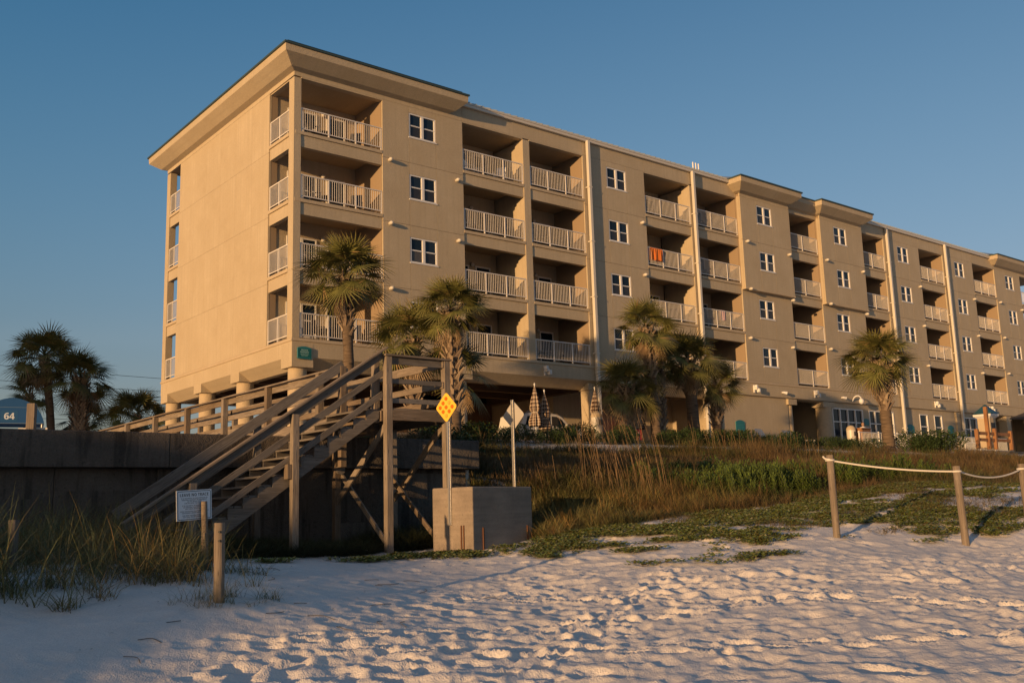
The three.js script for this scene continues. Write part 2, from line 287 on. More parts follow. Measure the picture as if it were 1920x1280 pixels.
{
  const axis = (stops) => { const out = []; for (const [a, b, s] of stops) { const n = Math.max(1, Math.round((b - a) / s)); for (let i = 0; i < n; i++) out.push(a + ((b - a) * i) / n); } out.push(stops[stops.length - 1][1]); return out; };
  const xs = axis([[-1500, -200, 160], [-200, -112, 11], [-112, -24, 1.1], [-24, -16.6, 0.25], [-16.6, -4, 0.033], [-4, 3, 0.045], [3, 14, 0.2], [14, 80, 1.2], [80, 260, 12], [260, 2000, 200]]);
  const zs = axis([[-2000, -260, 200], [-260, -60, 14], [-60, 12, 1.2], [12, 16.3, 0.3], [16.3, 16.9, 0.15], [16.9, 19.5, 0.08], [19.5, 33, 0.036], [33, 40, 0.25], [40, 90, 1.2], [90, 2000, 180]]);
  const nx = xs.length, nz = zs.length, pos = new Float32Array(nx * nz * 3), uv = new Float32Array(nx * nz * 2), idx = new Uint32Array((nx - 1) * (nz - 1) * 6);
  for (let j = 0; j < nz; j++) for (let i = 0; i < nx; i++) { const k = j * nx + i; pos[k * 3] = xs[i]; pos[k * 3 + 1] = groundH(xs[i], zs[j]); pos[k * 3 + 2] = zs[j]; uv[k * 2] = xs[i]; uv[k * 2 + 1] = zs[j]; }
  let q = 0;
  for (let j = 0; j + 1 < nz; j++) for (let i = 0; i + 1 < nx; i++) { const a = j * nx + i, b = a + 1, c = a + nx, d = c + 1; idx.set([a, c, b, b, c, d], q); q += 6; }
  const g = new THREE.BufferGeometry();
  g.setAttribute('position', new THREE.BufferAttribute(pos, 3)); g.setAttribute('uv', new THREE.BufferAttribute(uv, 2)); g.setIndex(new THREE.BufferAttribute(idx, 1)); g.computeVertexNormals();
  structure('sand', g, M.sand);
}

// ------------------------------------------------------------------ the apartment building
const FLOORS = [8.75, 11.7, 14.65, 17.6], TOP = 19.97, DEEP = -2.42, BACK = -14.97, HI = 0.28;
const hotel = thing('apartment_building', 'long five storey tan stucco apartment building with white balcony railings behind the dune', 'building', [0, 4.6, 0]);
const H = (geo) => { const g = Array.isArray(geo) ? join(geo) : geo; return g.translate(0, -4.6, 0); };
const hp = (name, geo, mat, label) => part(hotel, name, H(geo), mat, label);
const bays = [ // open balconies: x from, x to
  [0.34, 4.32], [8.77, 12.52], [12.95, 16.63], [21.3, 25.11], [25.71, 29.41], [34.36, 37.75], [42.75, 45.97], [50.83, 54.39], [59.1, 62.81], [67.4, 71.0]];
const piers = [ // solid walls between them: x from, x to, window x from, upper storeys stand forward
  [4.32, 8.77, 5.748, false], [16.63, 21.3, 18.377, false], [29.41, 34.36, 31.0, true], [37.75, 42.75, 39.3, true], [45.97, 50.83, 47.8, false], [54.39, 59.1, 56.17, false], [62.81, 67.4, 64.7, false]];
const WIN_W = 1.47, WIN_H = 1.163, WIN_UP = 0.963, GAP = 0.006;

// windows: two sashes side by side, each with a pane above and a screened pane below
const windowModel = new THREE.Group(); windowModel.name = 'window';
{
  const w = WIN_W, h = WIN_H, t = 0.06, f = [];
  f.push(slab(0, 0, -0.09, t, h, -0.012, 0.004), slab(w - t, 0, -0.09, w, h, -0.012, 0.004), slab(t, 0, -0.09, w - t, t, -0.012, 0.004), slab(t, h - t, -0.09, w - t, h, -0.012, 0.004), slab(w / 2 - 0.065, t, -0.088, w / 2 + 0.065, h - t, -0.006, 0.004));
  for (const [a, b] of [[t, w / 2 - 0.065], [w / 2 + 0.065, w - t]]) f.push(slab(a, h / 2 - 0.028, -0.086, b, h / 2 + 0.028, -0.03, 0.003), slab(a, t, -0.086, a + 0.022, h - t, -0.034), slab(b - 0.022, t, -0.086, b, h - t, -0.034));
  part(windowModel, 'frame', f, M.white);
  for (const [a, b] of [[t + 0.02, w / 2 - 0.085], [w / 2 + 0.085, w - t - 0.02]]) {
    part(windowModel, 'pane', slab(a, h / 2 + 0.02, -0.08, b, h - t + 0.003, -0.07), M.glass);
    part(windowModel, 'pane', slab(a, t - 0.003, -0.08, b, h / 2 - 0.02, -0.064), M.screen);
  }
}
// stucco panels, parted by thin score lines, over a solid core
const stuccoPanel = (x0, y0, x1, y1, z) => hp('wall_panel', slab(x0 + GAP, y0 + GAP, z - 0.1, x1 - GAP, y1 - GAP, z, 0.004), M.stucco);
function lampAt(x, y, z) { hp('wall_lamp', [new THREE.SphereGeometry(0.1, 10, 6).scale(1, 0.95, 1.35).translate(x, y, z + 0.12), rod([x, y, z], [x, y, z + 0.1], 0.075, 0.075, 10)], M.gutter); }
for (const [a, b, wx, forward] of piers) {
  hp('wall_core', slab(a, 8.75, DEEP - 0.2, b, 20.6, -0.11), M.joint);
  for (let f = 0; f < 4; f++) {
    const y0 = FLOORS[f] - (f === 0 ? 0 : 0.28), y1 = f === 3 ? TOP + 0.06 : FLOORS[f + 1] - 0.28, z = forward && f >= 2 ? HI : 0;
    const wy = FLOORS[f] + WIN_UP, x2 = wx + WIN_W;
    stuccoPanel(a, y0, wx, y1, z); stuccoPanel(x2, y0, b, y1, z); stuccoPanel(wx, y0, x2, wy, z); stuccoPanel(wx, wy + WIN_H, x2, y1, z);
    const win = windowModel.clone(); win.position.set(wx, wy - 4.6, z); hotel.add(win);
    win.children.forEach((c, i) => { if (c.name === 'pane') { const q = hash2(Math.round(wx * 10), f, 9 + (i > 2 ? 1 : 0)); if (c.material === M.glass) c.material = q < 0.35 ? M.glassBlue : M.glass; else if (q > 0.72) c.material = M.blind; } });
    hp('window_sill', slab(wx - 0.04, wy - 0.05, z - 0.05, x2 + 0.04, wy + 0.002, z + 0.035, 0.008), M.white);
    if (f > 0) { lampAt(a + 0.36, FLOORS[f] - 0.38, z); lampAt(b - 0.4, FLOORS[f] - 0.62, z); }
  }
  if (forward) { // upper two storeys stand a little forward of the lower ones
    hp('wall_core', slab(a + 0.01, FLOORS[2] - 0.27, -0.1, b - 0.01, 20.2, HI - 0.11), M.joint);
    for (const s of [a, b]) hp('wall_panel', slab(s === a ? a : b - 0.1, FLOORS[2] - 0.28, 0.004, s === a ? a + 0.1 : b, 20.05, HI - 0.102), M.stucco);
    hp('wall_ledge', slab(a - 0.03, FLOORS[2] - 0.4, 0.002, b + 0.03, FLOORS[2] - 0.28, HI + 0.03, 0.01), M.trim);
  }
}
hp('column', slab(12.52, 8.75, -0.62, 12.95, TOP, 0, 0.01), M.stucco); hp('column', slab(25.11, 8.75, -0.62, 25.71, TOP, 0, 0.01), M.stucco);
for (const [a, b] of [[12.62, 12.85], [25.3, 25.52]]) hp('party_wall', slab(a, 8.75, DEEP - 0.1, b, TOP, -0.62), M.stucco);
hp('corner_column', slab(0, 8.75, -0.47, 0.34, TOP, 0, 0.012), M.stucco);
// header above the topmost balconies, under the gutter
for (const [a, b, z] of [[0, 8.77, 0], [8.77, 16.63, 0], [16.63, 21.3, 0], [21.3, 29.41, 0], [29.41, 34.36, HI], [34.36, 37.75, 0], [37.75, 42.75, HI], [42.75, 50.83, 0], [50.83, 59.1, 0], [59.1, 67.4, 0], [67.4, 72, 0]]) stuccoPanel(a, TOP + 0.06 - 0.004, b, 20.9, z - 0.002);
for (const [a, b] of bays) hp('beam', slab(a, TOP, -0.3, b, TOP + 0.058, -0.004), M.stucco);
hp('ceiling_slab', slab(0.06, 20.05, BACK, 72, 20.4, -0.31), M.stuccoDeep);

// balconies: slab, ledge, dropped front beam, back wall with a window and a door, railing
const railGeo = (L) => {
  const bars = [], ball = [], n = Math.max(2, Math.round(L / 1.35));
  bars.push(slab(0, 1.0, -0.03, L, 1.05, 0.03, 0.008), slab(0.02, 0.1, -0.02, L - 0.02, 0.14, 0.02));
  for (let i = 0; i <= n; i++) { const x = clamp((L * i) / n, 0.025, L - 0.025); bars.push(slab(x - 0.025, 0, -0.026, x + 0.025, 1.0, 0.026)); }
  const m = Math.round(L / 0.106); for (let i = 1; i < m; i++) ball.push(slab((L * i) / m - 0.009, 0.14, -0.008, (L * i) / m + 0.009, 1.0, 0.008));
  return [join(bars), join(ball)];
};
const railCache = new Map();
function railing(x, y, z, L, turn) {
  const key = L.toFixed(2); if (!railCache.has(key)) railCache.set(key, railGeo(L));
  const r = pivot(hotel, 'balcony_railing', [x, y - 4.6, z], turn), [frame, bars] = railCache.get(key);
  part(r, 'rail_frame', frame, M.rail); bunch(r, 'balusters', bars, M.rail);
}
const doorModel = new THREE.Group(); doorModel.name = 'balcony_door';
{
  const f = [slab(0, 0, 0, 0.07, 2.05, 0.05, 0.004), slab(0.88, 0, 0, 0.95, 2.05, 0.05, 0.004), slab(0.07, 1.97, 0, 0.88, 2.05, 0.05, 0.004)];
  part(doorModel, 'frame', f, M.white); part(doorModel, 'pane', slab(0.08, 0.02, 0, 0.87, 1.96, 0.02), M.glass);
}
const sliderModel = new THREE.Group(); sliderModel.name = 'balcony_window';
{
  const w = 1.45, y0 = 0.5, y1 = 2.02, f = [slab(0, y0, 0, 0.07, y1, 0.05, 0.004), slab(w - 0.07, y0, 0, w, y1, 0.05, 0.004), slab(w / 2 - 0.06, y0, 0, w / 2 + 0.06, y1, 0.055, 0.004), slab(0.07, y1 - 0.07, 0, w - 0.07, y1, 0.05, 0.004), slab(0.07, y0, 0, w - 0.07, y0 + 0.07, 0.05, 0.004)];
  f.push(slab(0.07, 1.24, 0, w / 2 - 0.06, 1.29, 0.04), slab(w / 2 + 0.06, 1.24, 0, w - 0.07, 1.29, 0.04));
  part(sliderModel, 'frame', f, M.white); part(sliderModel, 'pane', slab(0.06, y0 + 0.05, 0, w / 2 - 0.05, y1 - 0.05, 0.02), M.glass); part(sliderModel, 'pane', slab(w / 2 + 0.05, y0 + 0.05, 0, w - 0.06, y1 - 0.05, 0.02), M.glass);
}
bays.forEach(([a, b], n) => {
  for (let f = 0; f < 4; f++) {
    const F = FLOORS[f];
    const left = n === 0 ? 0.06 : a;
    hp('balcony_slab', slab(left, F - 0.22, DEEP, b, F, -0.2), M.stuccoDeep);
    hp('balcony_ledge', slab(left, F - 0.15, -0.2, b, F, n === 0 ? 0.012 : 0.012, 0.012), M.trim);
    if (f > 0) hp('balcony_beam', slab(left, F - 0.67, -0.28, b, F - 0.15, -0.05, 0.008), M.stucco);
    railing(a + 0.01, F + 0.02, -0.06, b - a - 0.02, 0);
    hp('back_wall', slab(left, F, DEEP - 0.2, b, F + 2.75 > 20.05 ? 20.05 : F + 2.75, DEEP), M.stucco);
    const s = sliderModel.clone(), d = doorModel.clone(); s.position.set(a + 0.55, F - 4.6, DEEP); d.position.set(b - (n === 0 ? 1.5 : 1.35), F - 4.6, DEEP); hotel.add(s, d);
    const lx = (a + 0.55 + 1.45 + b - 1.4) / 2; hp('wall_lamp', [new THREE.SphereGeometry(0.11, 10, 7).translate(lx, F + 2.06, DEEP + 0.1), rod([lx, F + 2.06, DEEP], [lx, F + 2.06, DEEP + 0.1], 0.06)], M.gutter);
  }
});
// the end wall: panels over a core, open balconies at both ends of it
{
  const zs = [-2.37, -4.15, -5.93, -7.71, -9.49, -11.27, -13.05];
  hp('wall_core', slab(0.11, 8.75, -13.04, 0.4, 20.0, -2.38), M.joint);
  for (let f = 0; f < 4; f++) for (let i = 0; i < 6; i++) {
    const y0 = FLOORS[f] - (f ? 0.28 : 0), y1 = f === 3 ? TOP + 0.05 : FLOORS[f + 1] - 0.28;
    hp('wall_panel', slab(0, y0 + GAP / 2, zs[i + 1] + GAP / 2, 0.1, y1 - GAP / 2, zs[i] - GAP / 2, 0.003), M.stucco);
  }
  hp('wall_panel', slab(-0.002, TOP + 0.055, BACK, 0.1, 20.9, -0.102), M.stucco);
  for (const z0 of [-2.37, -14.5]) for (let f = 0; f < 4; f++) {
    const F = FLOORS[f], z1 = z0 === -2.37 ? -0.47 : -13.05;
    hp('balcony_ledge', slab(-0.012, F - 0.15, z0, 0.06, F, z1, 0.01), M.trim);
    if (f > 0) hp('balcony_beam', slab(0.05, F - 0.67, z0, 0.28, F - 0.15, z1, 0.008), M.stucco);
    const L = z1 - z0 - 0.02; railing(0.06, F + 0.02, z1 - 0.01, L, Math.PI / 2);
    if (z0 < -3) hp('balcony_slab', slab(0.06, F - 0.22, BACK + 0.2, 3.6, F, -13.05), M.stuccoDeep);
  }
  hp('beam', slab(0.05, TOP, -2.37, 0.3, TOP + 0.053, -0.47), M.stucco);
  hp('corner_column', slab(0, 8.75, BACK, 0.36, TOP, -14.5, 0.012), M.stucco);
  hp('wall_core', slab(0.4, 8.75, -13.04, 4.3, 20.04, DEEP - 0.2), M.joint);
  hp('wall_core', slab(3.6, 8.75, BACK, 72, 20.04, DEEP - 0.22 - 2), M.joint);
}
// flared cornices over the corner block and over the two forward bays, dark roof edge on top
const flare = [[0.004, 20.22], [0.26, 20.3], [0.76, 20.66], [0.78, 20.95], [0.004, 20.95]], edge = [[-0.6, 20.955], [0.84, 20.955], [0.84, 21.04], [-0.6, 21.3]];
const ends = (a, b, z, back) => [[a, back, -1, 0], [a, z, -1, 1], [b, z, 1, 1], [b, back, 1, 0]];
for (const [path, roofPath] of [
  [[[7.98, 0, 0.8, 1], [0, 0, -1, 1], [0, BACK, -1, -1], [6, BACK, 0, -1]]],
  [ends(29.43, 34.0, HI, -0.1)], [[[34.05, 0.0, 0, 0.7], [37.7, 0.0, 0, 0.7]]], [ends(37.77, 42.3, HI, -0.1)], [ends(62.83, 71.6, 0, -0.1)]]) {
  hp('cornice', sweep(flare, path), M.stucco); hp('roof_edge', sweep(edge, roofPath || path), M.roofEdge);
}
// roofs
const hip = (x0, x1, z0, z1, y, p) => { const d = Math.min(x1 - x0, z0 - z1) / 2, t = y + p * d, q = (x1 - x0) > (z0 - z1) ? [[x0 + d, t, (z0 + z1) / 2], [x1 - d, t, (z0 + z1) / 2]] : [[(x0 + x1) / 2, t, z0 - d], [(x0 + x1) / 2, t, z1 + d]];
  const A = [x0, y, z0], B = [x1, y, z0], C = [x1, y, z1], D = [x0, y, z1], [e, f] = q;
  return polyGeo((x1 - x0) > (z0 - z1) ? [...quad(A, B, f, e), [B, C, f], ...quad(C, D, e, f), [D, A, e]] : [[A, B, e], ...quad(B, C, f, e), [C, D, f], ...quad(D, A, e, f)]); };
hp('roof', hip(-0.6, 8.4, 0.6, BACK - 0.6, 21.2, 0.35), M.metalRoof);
hp('roof', hip(29.2, 42.8, 0.25, BACK - 0.6, 21.2, 0.5), M.metalRoof);
hp('roof', hip(62.5, 72.4, 0.2, BACK - 0.6, 21.2, 0.45), M.metalRoof);
for (const [a, b] of [[8.0, 30], [42.4, 63]]) {
  hp('roof', polyGeo([...quad([a, 20.97, 0.16], [b, 20.97, 0.16], [b, 24.4, -7.4], [a, 24.4, -7.4]), ...quad([a, 24.4, -7.4], [b, 24.4, -7.4], [b, 20.97, -15], [a, 20.97, -15])]), M.metalRoof);
  const ribs = []; for (let x = a + 0.3; x < b; x += 0.42) ribs.push(board([x, 20.995, 0.17], [x, 24.43, -7.4], 0.03, 0.07, 0)); bunch(hotel, 'roof_seam', H(ribs), M.metalRoof);
}
for (const [a, b] of [[8.1, 29.0], [43.2, 62.6]]) { hp('gutter', [slab(a, 20.76, 0.006, b, 20.9, 0.15, 0.02), slab(a, 20.9, 0.002, b, 20.965, 0.17, 0.012)], M.gutter); }
for (const x of [34.9, 35.2, 35.5]) hp('vent_pipe', rod([x, 24.6, -7.7], [x, 25.75, -7.7], 0.055), M.white);
for (const x of [16.9, 25.3, 46.25, 54.6]) {
  const bits = [slab(x - 0.1, 5.2, 0.08, x + 0.1, 20.8, 0.26, 0.03)]; for (let y = 6.4; y < 20; y += 2.95) bits.push(slab(x - 0.13, y, 0.002, x + 0.13, y + 0.06, 0.275, 0.004));
  hp('downspout', bits, M.gutter);
}
// ground storey: perimeter beam with a sloping underside, blocks and round columns, walls, shop-like windows
const under = [[-0.25, 8.6], [0, 8.6], [0, 7.98], [-0.55, 7.56], [-0.85, 7.56], [-0.85, 8.6]].map(([o, y]) => [o - 0.002, y]);
hp('perimeter_beam', sweep(under, [[26.66, 0, 0, 1], [0, 0, -1, 1], [0, BACK, -1, -1], [8, BACK, 0, -1]].map((s) => s)), M.stucco);
hp('wall_ledge', sweep([[0, 8.6], [0.035, 8.62], [0.035, 8.66], [0.0, 8.75], [-0.1, 8.75], [-0.1, 8.6]], [[72, 0, 0, 1], [0, 0, -1, 1], [0, BACK, -1, -1], [8, BACK, 0, -1]]), M.trim);
hp('perimeter_beam', sweep([[-0.002, 8.6], [-0.002, 7.9], [-0.14, 7.84], [-0.8, 7.84], [-0.8, 8.6]], [[72, 0, 0, 1], [26.66, 0, 0, 1]]), M.stucco);
for (const [x, z] of [[0.5, -0.5], [0.5, -5.58], [0.5, -9.95], [0.5, -14.45], [8.6, -0.5]]) {
  hp('column_block', slab(x - 0.46 - (x < 1 ? 0.045 : 0), 7.56, z - 0.46, x + 0.46, 8.56, z + 0.46 + (z > -1 ? 0.045 : 0), 0.01), M.stucco);
  hp('column', new THREE.CylinderGeometry(0.38, 0.38, 3.3, 28).translate(x, 5.95, z), M.concreteLight || M.trim);
}
for (const [x, r] of [[33.6, 0.32], [37.5, 0.5]]) { hp('column_block', slab(x - r - 0.12, 7.5, -0.9, x + r + 0.12, 7.84, 0.004, 0.01), M.stucco); hp('column', new THREE.CylinderGeometry(r, r, 3.1, 24).translate(x, 6.0, -0.45), M.trim); }
for (const x of [16.77, 26.3, 54.4, 62.45, 67.2]) { hp('column_block', slab(x - 0.42, 7.5, -0.75, x + 0.42, 7.84, 0.006, 0.01), M.stucco); hp('column', slab(x - 0.34, 4.4, -0.68, x + 0.34, 7.5, -0.02, 0.02), M.stucco); }
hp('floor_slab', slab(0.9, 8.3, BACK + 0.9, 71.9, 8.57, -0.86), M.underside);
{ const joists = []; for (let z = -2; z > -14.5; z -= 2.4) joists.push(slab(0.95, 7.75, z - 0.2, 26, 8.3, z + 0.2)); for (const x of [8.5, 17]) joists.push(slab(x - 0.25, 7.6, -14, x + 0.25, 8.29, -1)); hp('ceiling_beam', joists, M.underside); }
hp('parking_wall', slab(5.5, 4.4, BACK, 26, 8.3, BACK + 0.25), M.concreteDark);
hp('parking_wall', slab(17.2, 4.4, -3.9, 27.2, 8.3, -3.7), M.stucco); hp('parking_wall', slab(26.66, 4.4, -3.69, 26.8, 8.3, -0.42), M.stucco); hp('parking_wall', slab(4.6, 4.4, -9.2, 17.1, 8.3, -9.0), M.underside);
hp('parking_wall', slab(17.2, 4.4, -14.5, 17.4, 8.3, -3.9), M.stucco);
hp('wall_panel', slab(26.64, 4.4, -0.4, 33.28, 7.84, -0.15, 0.006), M.stucco);
hp('recess_wall', slab(33.3, 4.4, -3.4, 39, 8.3, -3.2), M.stucco); hp('recess_wall', slab(38.02, 4.4, -3.19, 38.2, 8.3, -0.42), M.stucco); hp('recess_wall', slab(33.28, 4.4, -3.2, 33.4, 8.3, -0.9), M.stucco);
// ground storey wall with window openings from the round columns to the far end
const gw = (x0, y0, x1, y1) => hp('wall_panel', slab(x0, y0, -0.4, x1, y1, -0.15, 0.006), M.stucco);
for (const [a, b, y0] of [[38.0, 41.55, 4.6], [42.3, 45.4, 4.6], [48.85, 50.0, 5.2], [50.9, 52.05, 5.2], [55.2, 57.3, 5.6]]) {
  const w = b - a, n = w > 2.5 ? 4 : w > 1.6 ? 2 : 1, y1 = 7.52, f = [slab(a, y0, -0.32, b, y0 + 0.07, -0.13), slab(a, y1 - 0.07, -0.32, b, y1, -0.13)], g = pivot(hotel, 'large_window', [0, -4.6, 0]);
  for (let i = 0; i <= n; i++) { const x = clamp(a + (w * i) / n, a + 0.04, b - 0.04); f.push(slab(x - 0.04, y0 + 0.07, -0.32, x + 0.04, y1 - 0.07, -0.12, 0.004)); }
  f.push(slab(a + 0.08, 6.6, -0.3, b - 0.08, 6.67, -0.14));
  part(g, 'frame', f, M.white);
  for (let i = 0; i < n; i++) for (const [p, q] of [[y0 + 0.07, 6.6], [6.67, y1 - 0.07]]) part(g, 'pane', slab(a + (w * i) / n + 0.045, p, -0.24, a + (w * (i + 1)) / n - 0.045, q, -0.22), M.glass);
}
gw(41.55, 4.4, 42.3, 7.52); gw(45.4, 4.4, 48.85, 7.84); gw(50.0, 4.4, 50.9, 7.52); gw(52.05, 4.4, 54.06, 7.84); gw(54.8, 4.4, 55.2, 7.84); gw(57.3, 4.4, 58.2, 7.84); gw(38.0, 7.52, 45.4, 7.84); gw(48.85, 7.52, 52.05, 7.84); gw(48.85, 4.4, 50.0, 5.2); gw(50.9, 4.4, 52.05, 5.2); gw(55.2, 4.4, 57.3, 5.6); gw(55.2, 7.52, 57.3, 7.84);
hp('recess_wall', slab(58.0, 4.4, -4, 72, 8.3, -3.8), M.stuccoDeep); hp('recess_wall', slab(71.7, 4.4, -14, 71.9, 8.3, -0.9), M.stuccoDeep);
// twin flood lights, a small spotlight and a goose-neck lamp on the band under the first floor
for (const x of [13.45, 29.84, 35.98, 43.6, 50.95, 59.4]) { hp('flood_light', [slab(x - 0.06, 8.05, 0, x + 0.06, 8.5, 0.07, 0.01), slab(x - 0.08, 8.2, 0.07, x + 0.08, 8.36, 0.3, 0.02), slab(x + 0.04, 8.06, 0.16, x + 0.18, 8.28, 0.36, 0.02), slab(x - 0.15, 8.3, 0.16, x - 0.02, 8.48, 0.34, 0.02)], M.white); }
for (const x of [32.6, 39.0]) hp('spot_light', [rod([x, 8.2, 0], [x, 8.2, 0.14], 0.05), rod([x - 0.02, 8.2, 0.1], [x + 0.14, 8.14, 0.26], 0.07, 0.1, 10)], M.white);
hp('goose_neck_lamp', [tube([[40.2, 8.0, 0], [40.2, 8.28, 0.2], [40.3, 8.34, 0.42], [40.45, 8.2, 0.5]], 0.045, 14, 8), new THREE.SphereGeometry(0.17, 12, 8).scale(1, 1.2, 1).translate(40.47, 7.98, 0.5)], M.white);
structure('pavement', slab(0.6, 4.3, -40, 72, 4.604, 4.6), M.concrete);
// ------------------------------------------------------------------ sea wall
{
  const w = thing('sea_wall', 'long weathered concrete sea wall with a thick overhanging cap behind the wooden stairs', 'wall', [-14, 1, 16.6]);
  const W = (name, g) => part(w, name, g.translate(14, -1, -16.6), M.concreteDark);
  const r = rng(5); let x = WALL_END;
  while (x > -42) { const L = Math.min(3.4 + r() * 0.5, x + 42.2); W('cap', slab(x - L + 0.0025, 2.6, 16.2, x - 0.0025, 3.27 + (r() - 0.5) * 0.015, 16.9 + (r() - 0.5) * 0.012, 0.02)); x -= L; if (x < -41.9) break; }
  x = WALL_END - 0.24;
  while (x > -42) { const L = 1.45 + r() * 0.5; W('panel', slab(x - L + 0.004, -0.4, 16.3, x - 0.004, 2.6, 16.66 + (r() - 0.5) * 0.02, 0.012)); x -= L; }
}
// ------------------------------------------------------------------ boardwalk with its platform and stairs
const DECK = 3.67, RX = -7.36, LX = -5.95, FZ = 19.13;
{
  const b = thing('boardwalk', 'weathered timber boardwalk and platform on tall posts crossing the sea wall', 'boardwalk', [-6.65, 0.9, 18]);
  const r = rng(11), B = (name, g, mat = M.wood) => part(b, name, (Array.isArray(g) ? join(g) : g).translate(6.65, -0.9, -18), weather(mat));
  const post = (x, z, y0, y1, s = 0.07, mat) => B('post', slab(x - s, y0, z - s, x + s, y1, z + s, 0.008), mat);
  post(RX, FZ, 0.5, 4.71); post(LX, FZ, 0.5, 4.71); post(RX, 17.05, 0.5, 3.45); post(LX, 17.05, 0.8, 3.45);
  // rails along both sides; the stairs arrive on the near side between z 17.3 and 19
  const spots = []; for (let z = 16.28; z > -16; z -= 2.62) spots.push(z);
  for (const z of spots) { post(RX, z, 2.4, 4.71); post(LX, z, 2.4, 4.71); }
  post(RX, 17.3, 2.6, 4.75);
  for (let i = 0; i < spots.length; i++) {
    const z0 = i ? spots[i - 1] : 17.3, z1 = spots[i], zl = i ? spots[i - 1] : FZ;
    for (const [x, za, side] of [[RX, z0, 1], [LX, zl, -1]]) {
      const k = (r() - 0.5) * 0.02, xo = x + side * 0.09;
      B('handrail', slab(x - 0.075, 4.712 + k * 0.3, z1 + 0.003, x + 0.075, 4.75 + k * 0.3, za - 0.003, 0.006));
      B('rail_board', slab(xo - 0.019, 4.56, z1 - 0.06, xo + 0.019, 4.705, za + 0.055, 0.005));
      for (const y of [4.2, 3.84]) B('rail_board', board([xo, y + k, za + 0.05], [xo, y - k, z1 - 0.055], 0.038, 0.13, 0.005));
    }
  }
  for (const [x, s] of [[RX, -1], [LX, 1]]) B('joist', slab(x + s * 0.09 - 0.02, 3.42, -16, x + s * 0.09 + 0.02, 3.632, 17.1, 0.006));
  B('joist', slab(LX + 0.07, 3.42, 17.1, LX + 0.11, 3.632, FZ + 0.05, 0.006)); B('joist', slab(RX - 0.11, 3.42, 17.12, RX - 0.073, 3.632, FZ - 0.075, 0.006)); B('joist', slab(RX + 0.072, 3.43, FZ + 0.03, LX - 0.072, 3.632, FZ + 0.07, 0.006));
  const planks = []; for (let z = FZ + 0.06; z > -16; z -= 0.146) planks.push(slab(RX - 0.06, 3.633, z - 0.14, LX + 0.06, 3.67 + (r() - 0.5) * 0.004, z)); 
  bunch(b, "deck_planks", join(planks).translate(6.65, -0.9, -18), M.wood);
  // platform front
  B('handrail', slab(RX - 0.1, 4.712, FZ - 0.05, LX + 0.1, 4.752, FZ + 0.1, 0.006)); B('handrail', slab(RX - 0.1, 4.713, FZ - 0.33, RX + 0.07, 4.75, FZ - 0.052, 0.006));
  for (const [y, h] of [[4.63, 0.14], [4.22, 0.1], [3.83, 0.1]]) B('rail_board', slab(RX + 0.072, y - h / 2, FZ - 0.02, LX - 0.072, y + h / 2, FZ + 0.02, 0.005), M.woodGrey);
  B('post', slab(RX - 0.185, 3.4, FZ - 0.33, RX - 0.06, 4.71, FZ - 0.2, 0.008));
  // braces below
  B('brace', board([RX, 3.32, FZ - 0.1], [RX, 1.85, 17.05], 0.045, 0.14)); B('brace', board([RX + 0.09, 2.45, 17.1], [RX + 0.09, 0.95, FZ - 0.12], 0.04, 0.11)); B('brace', board([LX, 3.35, FZ - 0.15], [LX, 1.9, 17.05], 0.045, 0.14)); B('brace', board([LX - 0.09, 2.4, 17.1], [LX - 0.09, 1.0, FZ - 0.2], 0.04, 0.11));
  B('bracket', new THREE.CylinderGeometry(0.1, 0.09, 0.12, 10).rotateX(Math.PI / 2).translate(RX + 0.02, 2.55, 17.16), M.woodGrey);
}
